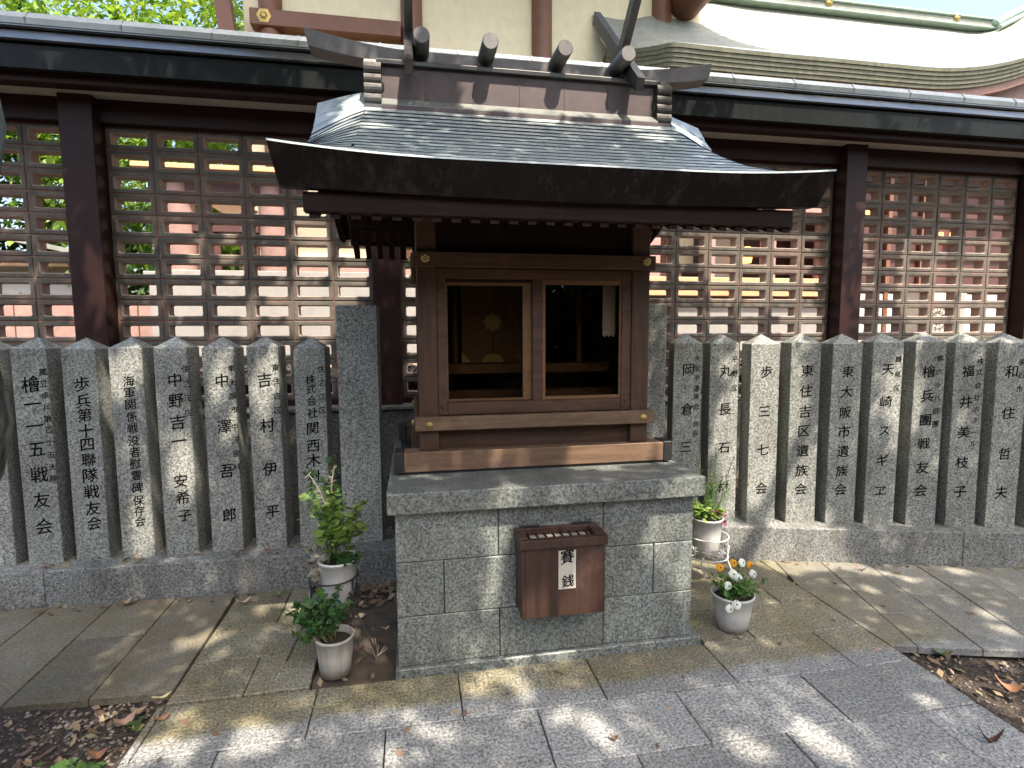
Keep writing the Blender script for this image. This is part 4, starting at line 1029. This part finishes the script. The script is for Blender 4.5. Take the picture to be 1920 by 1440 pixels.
for a in [('orange fallen leaf on the left corner of the front paving',-1.0,2.21,.002,.058,.014,.5,.3,'leaf_orange'),
          ('long pale yellow leaf lying across the paving corner beside the earth',-1.055,2.35,.004,.075,.010,.3,.2,'leaf_yellow'),
          ('curled pale leaf below the left kerb',-1.61,3.24,.004,.065,.018,.6,.7,'leaf_tan'),
          ('long tan leaf on the strip near the left kerb',-.965,3.14,.004,.085,.016,.4,.4,'leaf_tan'),
          ('small brown leaf in the middle of the front paving',.70,1.78,.002,.032,.010,-.3,.6,'leaf_brown'),
          ('dark curled leaf at the bottom right of the paving',2.04,1.51,.003,.085,.012,-.5,.8,'leaf_brown'),
          ('bright orange leaf on the gravel at the right edge',2.46,1.77,-.03,.10,.03,-.7,.5,'leaf_orange'),
          ('thin brown leaf on the right strip below the kerb',2.75,2.85,.003,.06,.008,-.8,.5,'leaf_brown'),
          ('pinkish leaf on the soil behind the bushy pot',-.33,3.02,-.02,.05,.02,.2,.6,'leaf_pink'),
          ('tan leaf on the soil near the pedestal foot',-.17,2.75,-.02,.045,.014,.1,.4,'leaf_tan'),
          ('pale leaf by the foot of the pansy pot',1.55,2.30,.002,.03,.010,.1,.3,'leaf_tan'),
          ('small green leaf on the strip near the left kerb',-.80,3.2,.004,.05,.014,.2,.4,'leaf_green'),
          ('orange brown leaf on the left earth by the paving edge',-1.16,2.08,-.03,.06,.022,.3,.5,'leaf_orange'),
          ('green leaf with a torn edge at the bottom left',-1.24,2.06,-.03,.06,.025,.1,.3,'leaf_green'),
          ('large pink leaf on the left earth below the strip',-1.14,2.24,-.03,.075,.03,.6,.6,'leaf_pink'),
          ('tan leaf under the strip edge, left earth',-1.13,2.31,-.03,.055,.024,.2,.4,'leaf_tan'),
          ('pale oval leaf on the left earth close to the paving',-1.09,2.22,-.03,.045,.015,.1,.2,'leaf_yellow'),
          ('dry curled pair of leaves on the right earth by the paving edge',2.27,1.86,-.03,.05,.014,-.6,.9,'leaf_tan'),
          ('green leaf on the right earth below the strip',2.44,2.04,-.03,.075,.022,-.4,.3,'leaf_green')]:
    dead_leaf('fallen_leaf', *a)
def litter(name, pts, size, mat, parent=None):
    P = np.array(pts); V = leaf_quads(P, size, RNG, .5, .9); return inst(name, quads_mesh(name, V, mat), parent)
pts = []
for _ in range(230): x = -1.07-abs(RNG.normal())*.5; y = RNG.uniform(1.7,2.42); pts.append((x, y, -.035+RNG.random()*.02))
for _ in range(260): x = 2.24+RNG.random()*1.5; y = RNG.uniform(1.2,2.2-(x-2.2)*.2); pts.append((x, y, -.035+RNG.random()*.02))
for _ in range(34): pts.append((RNG.uniform(-.46,-.11), RNG.uniform(2.35,3.2), -.02+RNG.random()*.008))
for _ in range(160): pts.append((RNG.uniform(-.46,-.11), 3.27-abs(RNG.normal())*.12, -.012+RNG.random()*.01))
for _ in range(60): x = RNG.uniform(-3,-.47); pts.append((x, 3.285-(x+1)*.03-abs(RNG.normal())*.05, .006))
for _ in range(90): x = RNG.uniform(-3,-.15); pts.append((x, 3.30+(.0-x)*.025+RNG.random()*.14, .208))
for _ in range(40): pts.append((RNG.uniform(-1.0,2.2), RNG.uniform(1.4,2.3), .004))
for _ in range(30): s0 = RNG.random()*1.8; q = rstrip(s0, RNG.random()*.95); pts.append((*q, .004))
for _ in range(40): s0 = RNG.random()*2.2; q = rstrip(s0, .01+RNG.random()*.05); pts.append((*q, .004))
for _ in range(700): x = RNG.uniform(-4,6); pts.append((x, RNG.uniform(3.6,4.34) if x < 1.5 else max(3.0,3.75-(x-1.4)*.27)+RNG.random()*.5, .21))
tag(litter('leaf_litter', pts, .042, M['litter']), kind='stuff')
pts = [(RNG.uniform(-6,9), RNG.uniform(5.1,8.9), 1.09+RNG.random()*.03) for _ in range(5000)]
pts = [(x, y, lerp(y, [(4.95,1.085),(6.5,1.135),(9,1.225)])+RNG.random()*.02) for x, y, _ in pts]
tag(litter('leaf_litter', pts, .075, M['litter']), kind='stuff')
ico = [(0,0,1),(.894,0,.447),(.276,.851,.447),(-.724,.526,.447),(-.724,-.526,.447),(.276,-.851,.447),(.724,.526,-.447),(-.276,.851,-.447),(-.894,0,-.447),(-.276,-.851,-.447),(.724,-.526,-.447),(0,0,-1)]
icf = [(0,1,2),(0,2,3),(0,3,4),(0,4,5),(0,5,1),(1,6,2),(2,7,3),(3,8,4),(4,9,5),(5,10,1),(6,7,2),(7,8,3),(8,9,4),(9,10,5),(10,6,1),(11,7,6),(11,8,7),(11,9,8),(11,10,9),(11,6,10)]
g = G()
for k in range(1500):
    if k % 2: x, y = -1.08-abs(RNG.normal())*.45, RNG.uniform(1.75,2.4)
    else:
        x = 2.24+RNG.random()*1.2; y = RNG.uniform(1.2,2.18-(x-2.2)*.28)
    r = RNG.uniform(.003,.010)*(1.9 if k % 37 == 0 else 1); M3 = Matrix.Rotation(RNG.random()*6,3,'Z') @ Matrix.Diagonal((1,RNG.uniform(.6,1),RNG.uniform(.4,.7)))
    g.add([(M3 @ Vector(p))*r+Vector((x,y,gzf(x,y)+.003)) for p in ico], icf, 0, True)
s = NT('mixed_pebbles'); s.set(s.ramp(s.geo.outputs['Random Per Island'], [(0,(.09,.08,.07)),(.4,(.20,.18,.15)),(.75,(.30,.25,.20)),(1,(.40,.33,.27))]), .85)
tag(g.obj('pebbles', s.m), kind='stuff')
g = G()
for (x,y,h_) in [(-.20,2.52,.07),(-.205,2.515,.06),(-.195,2.53,.065)]: g.tube([(x,y,-.03),(x-.02+RNG.normal()*.01,y,h_)], .0018, 5)
for k in range(5): a = RNG.random()*3; g.tube([(-.2,2.52,-.02),(-.2-.05*math.cos(a),2.52+.04*math.sin(a),.012)], .0014, 4)
tag(g.obj('dry_twig', M['plant_w']), 'thin dry twig sticking out of the soil beside the pedestal', 'twig')
g = G().tube([(-.45,2.18,.003),(-.40,2.155,.004),(-.33,2.165,.004),(-.27,2.21,.003)], .0022, 5)
tag(g.obj('fallen_twig', M['stem']), 'thin curved twig lying on the front paving below the bushy pot', 'twig')
for nm, c_, n_, lb in (('weed',(-1.16,2.02,-.04),26,'small green weed in the left earth at the paving edge'),('weed',(-1.30,2.03,-.04),14,'small round-leaved weed at the bottom left corner'),('weed',(-1.075,2.21,-.04),10,'tiny green seedling in the left earth close to the paving')):
    t = thing(nm, lb, 'weed', c_, 0); P_ = np.array([np.array(c_)+np.array([RNG.normal()*.028, RNG.normal()*.02, .015+RNG.random()*.03]) for _ in range(n_)])
    inst('leaves', quads_mesh('leaves', leaf_quads(P_, .030, RNG, .8, .6), M['plant_g']), t)
    g = G()
    for p in P_[:6]: g.tube([c_, tuple(p)], .0012, 4)
    g.obj('stem', M['stem'], t)

# ------------------------------------------------------------------ trees
def vnoise(u, v, sc, seed):
    r = np.random.default_rng(seed).random((64,64)); x, y = u/sc, v/sc; i, j = np.floor(x).astype(int), np.floor(y).astype(int); fx, fy = x-i, y-j
    fx, fy = fx*fx*(3-2*fx), fy*fy*(3-2*fy); A = r[i%64,j%64]; B = r[(i+1)%64,j%64]; Cc = r[i%64,(j+1)%64]; D = r[(i+1)%64,(j+1)%64]
    return (A*(1-fx)+B*fx)*(1-fy)+(Cc*(1-fx)+D*fx)*fy
SN = np.array(SUN)
def canopy(n, rng):
    """leaf positions of the overhanging crowns; gaps let the sun through where the court is dappled"""
    Q = np.stack([rng.uniform(-4.2,5.2,n), rng.uniform(.95,6.4,n)], 1); z = np.where(Q[:,0] > 1.3, rng.uniform(4.1,5.9,n), rng.uniform(4.5,7.6,n))
    e1, e2 = Q[:,0]*.93+Q[:,1]*.36, -Q[:,0]*.36+Q[:,1]*.93
    f = .55*vnoise(e1+e2*.35, e2*.45, .42, 3)+.45*vnoise(e1+e2*.35, e2*.45, .15, 5)
    x, y = Q[:,0], Q[:,1]
    thr = np.full(n, .20)
    right = 1/(1+np.exp(-(x-1.55)/.12))*1/(1+np.exp(-(y-2.9)/.12)); thr = thr+right*.30
    thr = thr+.12/(1+np.exp(-(y-5.0)/.2))*(x > -3)
    thr = np.where(y < 2.75, .05, thr); thr = np.where((x < .2) & (y > 2.9) & (y < 4.6), .06, thr)
    keep = f+rng.normal(size=n)*.035 > thr
    P = np.concatenate([Q, np.zeros((n,1))], 1)+SN[None,:]*(z/SN[2])[:,None]
    keep &= (P[:,2]-1.5) > .86*np.maximum(P[:,1], 0)+.2
    for (hx, hy, hz, hr) in HOLES:
        d = P-np.array([hx,hy,hz]); d -= (d@SN)[:,None]*SN[None,:]; r = np.sqrt((d**2).sum(1))
        keep &= r > (hr*.85+.012 if hz < .05 else hr+(.075 if hz > 2.6 else .035))*(.85+.3*rng.random(n))
    return P[keep]
CROWN_N = 105000
Pc = canopy(CROWN_N, RNG)
left = Pc[:,0] < 1.2+.6*np.sin(Pc[:,1]*2)
def lumpy_trunk(name, mat, pts, rad_, parent, n=28, amp=.05, seed=1):
    g = G(); rg = np.random.default_rng(seed); ph = rg.random(12)*6
    P_ = [Vector(p) for p in pts]; R0 = []
    for i in range(len(P_)):
        d_ = (P_[min(i+1,len(P_)-1)]-P_[max(i-1,0)]).normalized(); a = d_.cross(Vector((0,1,0))).normalized(); b = a.cross(d_)
        R0.append([tuple(P_[i]+(a*math.cos(t)+b*math.sin(t))*rad_[i]*(1+amp*math.sin(3*t+ph[0]+i*.7)+amp*.7*math.sin(7*t+ph[1]+i*1.3)+amp*.4*math.sin(13*t+ph[2]-i*1.9))) for t in np.linspace(0,2*math.pi,n+1)])
    g.grid(R0); return g.obj(name, mat, parent)
t = thing('tree', 'old tree with lichen-covered bulging trunk at the left edge of the photo', 'tree', (-1.75,1.9,0))
zs_ = np.linspace(-.1, 6.2, 84)
gap = lambda z: lerp(z, [(-.1,.20),(.5,.14),(.9,.07),(1.06,.03),(1.14,-.015),(1.27,-.045),(1.36,-.02),(1.5,.045),(1.8,.05),(1.95,.012),(2.04,-.02),(2.11,-.022),(2.19,.0),(2.4,.05),(3.2,.06),(4.5,.0),(6.2,-.25)])
rr = [lerp(z, [(-.1,.40),(.4,.31),(1.2,.29),(3,.26),(6.2,.17)]) for z in zs_]
def trunk_c(z, r):
    u = Vector((-.616-(2.2-min(z,2.4))*.0425, 1, 0)).normalized(); n = Vector((-u.y, u.x, 0)); c = u*2.25+n*(r*1.03+gap(z)); return (c.x, c.y, z)
lumpy_trunk('trunk', M['bark'], [trunk_c(z, r) for z, r in zip(zs_, rr)], rr, t, 36, .022)
g = G()
for a in [((-1.55,1.75,3.6),(-.9,.6,5.2),(.2,-.6,6.4)),((-1.5,1.7,4.3),(-2.4,1.0,5.6),(-3.4,.0,6.6)),((-1.3,1.65,5.2),(-.6,.9,6.4),(.4,.6,7.4)),((-1.2,1.6,5.9),(-1.5,.2,7.0),(-1.2,-1.5,7.8))]: g.tube(a, [.11,.07,.03], 10)
g.obj('limb', M['bark'], t)
inst('crown', quads_mesh('crown', leaf_quads(Pc[left], .08, RNG, .52, .55), M['leaf']), t)
t = thing('tree', 'tree standing behind the viewpoint on the right, crown shading the right-hand fence', 'tree', (3.9,-2.6,0))
lumpy_trunk('trunk', M['bark'], [(3.9-.05*z,-2.6+.05*z,z) for z in np.linspace(-.1,6.5,30)], list(np.linspace(.32,.15,30)), t, 24, .04, 4)
g = G()
for a in [((3.7,-2.4,4.2),(4.3,-1.6,5.6),(5.0,-.9,6.8)),((3.7,-2.4,4.8),(3.0,-1.5,6.2),(2.6,-.3,7.4)),((3.6,-2.3,5.6),(4.0,-3.0,6.8),(4.6,-3.6,7.8)),((3.0,-1.5,5.6),(3.4,-.3,6.3),(4.2,.9,6.6))]: g.tube(a, [.10,.06,.025], 10)
g.obj('limb', M['bark'], t)
inst('crown', quads_mesh('crown', leaf_quads(Pc[~left], .08, RNG, .52, .55), M['leaf']), t)
# trees beyond the screen wall
def blob_crown(c, r, n, size, mat, parent, seed):
    rg = np.random.default_rng(seed); K = 46; cc = rg.normal(size=(K,3)); cc /= np.linalg.norm(cc,axis=1)[:,None]; cc *= (rg.random((K,1))**.4)*.9
    idx = rg.integers(0,K,n); P_ = cc[idx]+rg.normal(size=(n,3))*.16; P_ = P_*np.array(r)+np.array(c)
    d_ = np.tile(np.array([[0,-.4,-.8]]), (n,1)); inst('crown', quads_mesh('crown', leaf_quads(P_, size, rg, .42, .3, .35, d_), mat), parent)
for i, (x, y, h_, c, r, n, m_, lb) in enumerate([(-7.6,13.5,6,(-7.6,13.2,6.0),(2.6,2.2,4.6),15000,'leaf_far','bright yellow-green tree beyond the left end of the wall roof'),
        (-5.0,13.0,6,(-4.7,12.8,6.4),(2.3,2.0,4.8),15000,'leaf_far','sunlit tree rising left of the cream hall gable'),
        (-9.5,12.5,5,(-9.3,12.2,4.6),(3.0,2.2,3.6),11000,'leaf_dk','darker green tree seen through the leftmost blocks'),
        (-3.1,10.6,4,(-3.2,10.7,3.6),(1.1,.8,2.2),5200,'leaf_far','sunlit bush showing green between the red gate pillars'),
        (-4.2,11.5,3,(-4.4,11.6,3.0),(1.5,1.2,1.6),5000,'leaf_dk','low bushy tree seen through the blocks beside the left pillar'),
        (.5,21,6,(.5,21,5.0),(4.5,2.4,4.6),9000,'leaf_far','light green tree far behind the red pillars')]):
    t = thing('tree', lb, 'tree', (x,y,1.2), 0, 'trees beyond the screen wall')
    lumpy_trunk('trunk', M['bark'], [(x+.1*math.sin(z),y,z) for z in np.linspace(1.0,h_,14)], list(np.linspace(.22,.12,14)), t, 14, .05, i+9)
    blob_crown(c, r, n, .17, M[m_], t, 20+i)
# the wood behind the viewpoint, mirrored in the panes
rg = np.random.default_rng(77); n = 130000
P_ = np.stack([rg.uniform(-16,18,n), -7.5-abs(rg.normal(size=n))*2.2+.35*np.abs(rg.uniform(-16,18,n))*0, rg.random(n)**.9*5.2], 1)
kp = vnoise(P_[:,0]+40, P_[:,2]+10, 1.1, 12)+.12*rg.normal(size=n) >.0+.012*P_[:,2]; P_ = P_[kp]
tag(inst('woodland', quads_mesh('woodland', leaf_quads(P_, .27, rg, .6, .2), M['leaf_wood'])), kind='stuff')
# ------------------------------------------------------------------ main hall behind the wall
hall = thing('shrine_hall', 'cream plastered shrine hall with brown columns and pale sweeping roof behind the wall', 'building', (1.5, 9, 1.2))
def H_(name, g_, m, bw=0, parent=None):
    o = g_.obj(name, M[m] if isinstance(m, str) else m, parent or hall); bevel(o, bw, 1) if bw else None; return o
cxs = [-1.97, .085, 2.15, 4.205]
H_('wall_panel', G().box(-2.35, -1.97, 9.02, 9.2, 2.6, 9), 'cream')
for a, b in zip(cxs[:-1], cxs[1:]): H_('wall_panel', G().box(a+.1, b-.1, 9.02, 9.2, 2.6, 9), 'cream')
H_('wall_panel', G().box(4.31, 4.9, 9.02, 9.2, 2.6, 9), 'cream')
for x in cxs: H_('column', G().tube([(x,9,2.55),(x,9,9)], .165, 24), 'browncol')
bm0 = H_('rail_beam', G().box(-2.22,-.08,8.80,8.99,5.975,6.205), 'browncol', .01)
G().lathe([(0,.03),(.03,.028),(.055,.012),(.105,.008),(.11,0)], 6, c=(-2.02,8.798,6.10), M=Matrix.Rotation(rad(90),3,'X'), smooth=False).obj('brass_hexagon', M['gold'], bm0)
H_('rail_beam', G().box(-2.4,4.6,8.84,9.02,2.44,2.62), 'redwood', .01)
H_('podium', G().box(-3.75,.6,8.78,9.3,1.1,2.435), 'white')
H_('podium_coping', G().box(-3.8,.62,8.72,9.3,2.36,2.43), 'white', .01)
# slanting barge board at the left gable
H_('barge_board', G().prism([(-2.52,5.2),(-2.31,5.2),(-2.42,6.18),(-2.60,7.2),(-2.85,7.2),(-2.63,6.17)], 'y', 8.6, 8.75), 'browncol')
H_('round_beam_end', G().tube([(4.62,8.3,7.05),(4.62,9.2,7.05)], .30, 24), 'browncol')
# upper roof of the hall (unseen; eave depth shaped to shade the cream wall)
H_('unseen_upper_roof', G().prism([(5.66,9.0),(5.66,9.28),(7.9,10.4),(10.5,11.6),(13,10.4),(13,10.1),(8,9.2)], 'x', -2.9, 5.2), 'rooftop')
gg = G(); gg.add([(5.2,5.66,9.0),(6.2,5.66,9.0),(5.35,7.9,9.3),(5.2,9,9.5),(5.2,5.66,9.28),(6.2,5.66,9.28),(5.35,7.9,10.3),(5.2,9,10.7)], [(0,3,2,1),(4,5,6,7),(0,1,5,4),(1,2,6,5),(2,3,7,6),(3,0,4,7)])  # unseen corner added, slanted edge shaped to cast shadow along the hip
H_('shadow_roof_corner', gg, 'rooftop')
# lower pent roof: thick layered edge, sweeping surface, ridge
E_ = [(3.10,8.55,5.95),(3.30,8.05,5.72),(3.55,7.68,5.61),(3.72,7.50,5.575),(4.2,7.46,5.55),(4.8,7.44,5.535),(5.5,7.43,5.53),(6.3,7.43,5.535),(7.2,7.44,5.54),(8.1,7.45,5.555),(8.7,7.44,5.61),(9.2,7.42,5.70),(9.75,7.40,5.86),(10.4,7.38,6.15),(11.2,7.36,6.6)]
Rg = [(3.0,9.0,6.70),(3.2,9.0,6.68),(3.5,9.0,6.66),(3.75,9.0,6.70),(4.1,9.02,6.80),(4.6,9.3,7.05),(5.3,9.8,7.55),(6.3,10,7.72),(7.4,10,7.72),(8.7,10,7.72),(9.9,10,7.72),(10.9,10,7.72),(11.7,10,7.73),(12.3,9.9,7.95),(13.0,9.8,8.6)]
def sm(P_, k=3):
    o = []
    for i in range(len(P_)-1):
        p0, p1, p2, p3 = [Vector(P_[max(0,min(len(P_)-1,j))]) for j in (i-1,i,i+1,i+2)]
        for q in range(k):
            t = q/k; o.append(.5*((2*p1)+(-p0+p2)*t+(2*p0-5*p1+4*p2-p3)*t*t+(-p0+3*p1-3*p2+p3)*t*t*t))
    return o+[Vector(P_[-1])]
Es, Rs = sm(E_), sm(Rg); NK = 26; gg = G(); rows_ = []
for k in range(NK+1):
    t = k/NK; sag = -.28*math.sin(math.pi*t)
    rows_.append([tuple(e.lerp(r, t)+Vector((0,0,sag*(.6 if i > 9 else .35)+(0.018 if k % 2 else 0)))) for i, (e, r) in enumerate(zip(Es, Rs))])
gg.grid(rows_); H_('pent_roof', gg, 'rooftop')
for L in range(5):      # layered bark edge
    gg = G(); o_ = .022*L; zt = -.004-.055*L
    T_ = [e+Vector((0,o_,zt)) for e in Es]; B2 = [e+Vector((0,o_+.01,zt-.05)) for e in Es]; I2 = [e+Vector((.1,o_+.5,zt-.05)) for e in Es]; T2 = [e+Vector((.05,o_+.4,zt)) for e in Es]
    gg.grid([[tuple(p) for p in B2],[tuple(p) for p in T_]]).grid([[tuple(p) for p in I2],[tuple(p) for p in B2]]).grid([[tuple(p) for p in T_],[tuple(p) for p in T2]])
    H_('eave_layer', gg, 'bark_roof')
gg = G(); gg.grid([[tuple(e+Vector((0,.16,-.39))) for e in Es],[tuple(e+Vector((0,.13,-.275))) for e in Es]]).grid([[tuple(e+Vector((.2,.9,-.34))) for e in Es],[tuple(e+Vector((0,.16,-.39))) for e in Es]])
H_('eave_lining', gg, 'redwood')
gg = G(); gg.grid([[tuple(e+Vector((0,.45,-1.2))) for e in Es[18:]],[tuple(e+Vector((0,.40,-.36))) for e in Es[18:]]]); H_('eave_wall', gg, 'redwood')
for z0, z1, d, m_ in ((7.66,7.70,.26,'verdigris'),(7.705,7.86,.16,'rooftop'),(7.865,7.90,.20,'verdigris')):
    H_('ridge_course', G().box(5.2,11.9,10-d,10+d,z0,z1), m_, .01)
for x in (8.05, 11.0):
    G().lathe([(0,.03),(.07,.025),(.085,0)], 16, c=(x,9.838,7.85), M=Matrix.Rotation(rad(90),3,'X')).obj('brass_boss', M['gold'], hall)
H_('descending_ridge', G().tube([(11.85,9.75,7.75),(12.5,9.65,8.1),(13.4,9.5,8.75)], .08, 10), 'verdigris')
H_('descending_ridge', G().tube([(11.80,9.62,7.62),(12.5,9.5,7.95),(13.4,9.4,8.6)], .05, 10), 'verdigris')

# ------------------------------------------------------------------ red corridor seen through the left blocks
cr = thing('red_corridor', 'faded red timber gate frame seen through the blocks left of the shrine', 'gate', (-2.3, 7.5, 1.2))
def C_(name, g_, m, bw=.006): return H_(name, g_, m, bw, cr)
C_('pillar', G().tube([(-2.80,7.5,1.15),(-2.80,7.5,3.5)], .165, 20), 'redwood', 0)
C_('pillar', G().tube([(-1.72,7.5,1.15),(-1.72,7.5,3.5)], .165, 20), 'redwood', 0)
C_('crossbeam', G().box(-3.1,-1.3,7.38,7.62,3.22,3.46), 'darkred'); C_('crossbeam', G().box(-2.65,-1.88,7.42,7.58,2.78,2.9), 'darkred')
C_('top_plate', G().box(-3.2,-1.25,7.2,7.8,3.47,3.53), 'tan')
C_('bracket', G().prism([(-2.62,3.2),(-2.1,3.2),(-1.9,3.06),(-2.1,2.96),(-2.3,3.02),(-2.5,3.14)], 'y', 7.45, 7.55), 'tan')
C_('side_board', G().box(-2.62,-2.36,7.47,7.53,2.3,2.78), 'darkred'); C_('side_board', G().box(-2.12,-1.9,7.47,7.53,2.3,2.95), 'darkred')
C_('dwarf_wall', G().box(-3.0,-.35,7.22,7.33,1.1,2.29), 'white')
# ------------------------------------------------------------------ hut at the far left
ht = thing('hut', 'small hut with pale sloping roof and beige wall far behind the left blocks', 'hut', (-7, 12, 1.2))
H_('roof', G().prism([(-9.0,3.75),(-6.0,3.06),(-6.0,2.98),(-9.0,3.62)], 'y', 11.2, 13.5), 'rooftop', 0, ht)
H_('eave_beam', G().box(-9,-6.3,11.6,11.7,2.80,2.97), 'tan', 0, ht)
H_('wall', G().box(-9,-6.2,12,12.2,1.1,3.0), 'soffit', 0, ht)
for x in (-8.6,-7.05,-6.2): H_('post', G().box(x-.05,x+.05,11.9,12.0,1.1,3.0), 'browncol', 0, ht)
pf = thing('pink_fence', 'faded pink low fence panel behind the leftmost blocks', 'fence', (-5.4, 9.4, 1.2))
for k in range(7): H_('fence_board', G().box(-6.7+.42*k,-6.7+.42*k+.40,9.38,9.43,1.15,2.0), 'redwood', .005, pf)
# distant perforated wall
dw = thing('far_screen_wall', 'distant pale perforated wall between the pillar and the white podium', 'wall', (-5.2, 14, 1.2)); gg = G()
for r in range(7): gg.box(-6.4,-3.6,14,14.12,1.25+.19*r,1.33+.19*r)
for c_ in range(13): gg.box(-6.4+.22*c_,-6.32+.22*c_,14.005,14.115,1.25,2.5)
tag(H_('pierced_blocks', gg, 'redwood', 0, dw), kind='stuff')
H_('end_pillar', G().box(-4.95,-4.7,13.9,14.1,1.2,2.6), 'redwood', 0, dw)

# ------------------------------------------------------------------ service building behind the right blocks
ofc = thing('service_building', 'dark red timber building with pale lower wall seen through the right-hand blocks', 'building', (7.5, 8.3, 1.2))
def O_(name, g_, m, bw=0): return H_(name, g_, m, bw, ofc)
O_('white_wall', G().box(3.5,6.75,8.0,8.15,1.1,2.06), 'white'); O_('counter', G().box(3.5,6.75,7.86,8.15,2.07,2.36), 'tan', .01)
O_('back_wall', G().box(3.2,7.0,9.4,9.5,1.1,4.6), 'darkred')
for x, m_ in ((3.72,'redwood'),(4.65,'redwood'),(5.72,'redwood'),(6.72,'redwood')): O_('post', G().box(x-.09,x+.09,8.02,8.2,2.36,4.5), m_, .01)
O_('pale_screen', G().box(4.95,5.45,8.6,8.65,2.36,3.35), 'white'); O_('lintel', G().box(3.3,7.0,7.98,8.18,3.42,3.62), 'redwood', .01)
O_('ceiling', G().box(3.3,12.5,7.8,9.6,4.4,4.5), 'soffit')
O_('side_wall', G().box(7.0,7.1,7.9,9.5,1.1,4.5), 'darkred')
O_('timber_wall', G().box(7.1,12.5,8.2,8.3,2.16,4.6), 'darkred'); O_('lower_panel', G().box(7.1,12.5,8.15,8.3,1.1,2.15), 'soffit')
for k in range(8): O_('wall_post', G().box(7.3+.68*k,7.38+.68*k,8.12,8.19,1.1,4.4), 'browncol', .005)
for k in range(4): O_('wall_rail', G().box(7.1,12.5,8.13,8.2,2.2+.6*k,2.27+.6*k), 'rail', .004)
for x, z in ((7.62,3.55),(8.98,3.12),(9.32,3.12)): 
    o = O_('lit_window', G().box(x-.10,x+.10,8.10,8.115,z-.09,z+.09), 'lamp')
lt = thing('lantern', 'glowing orange lantern hanging in the building behind the right blocks', 'lantern', (5.47,8.0,2.75))
G().lathe([(.0,-.13),(.07,-.13),(.085,-.05),(.10,.1),(.05,.13),(0,.13)], 12, c=(5.47,8.3,2.78)).obj('lamp_shade', M['lamp'], lt); G().tube([(5.47,8.3,2.91),(5.47,8.3,3.42)], .01, 6).obj('cord', M['iron'], lt)
ac = thing('air_conditioner', 'beige outdoor air conditioner with round grille behind the far right blocks', 'air conditioner', (8.75,7.9,1.2))
H_('casing', G().box(8.35,9.25,7.75,8.08,1.2,2.2), 'fan', .02, ac); gg = G()
for k in range(14): a = rad(360/14*k); gg.tube([(8.68+.05*math.cos(a),7.735,1.74+.05*math.sin(a)),(8.68+.27*math.cos(a),7.735,1.74+.27*math.sin(a))], .006, 4)
for r in (.1,.19,.27): gg.tube([(8.68+r*math.cos(a),7.735,1.74+r*math.sin(a)) for a in np.linspace(0,2*math.pi,25)], .006, 4, cap=False)
H_('grille', gg, 'iron', 0, ac); H_('side_cover', G().box(9.0,9.2,7.73,7.749,1.25,2.15), 'white', .01, ac)
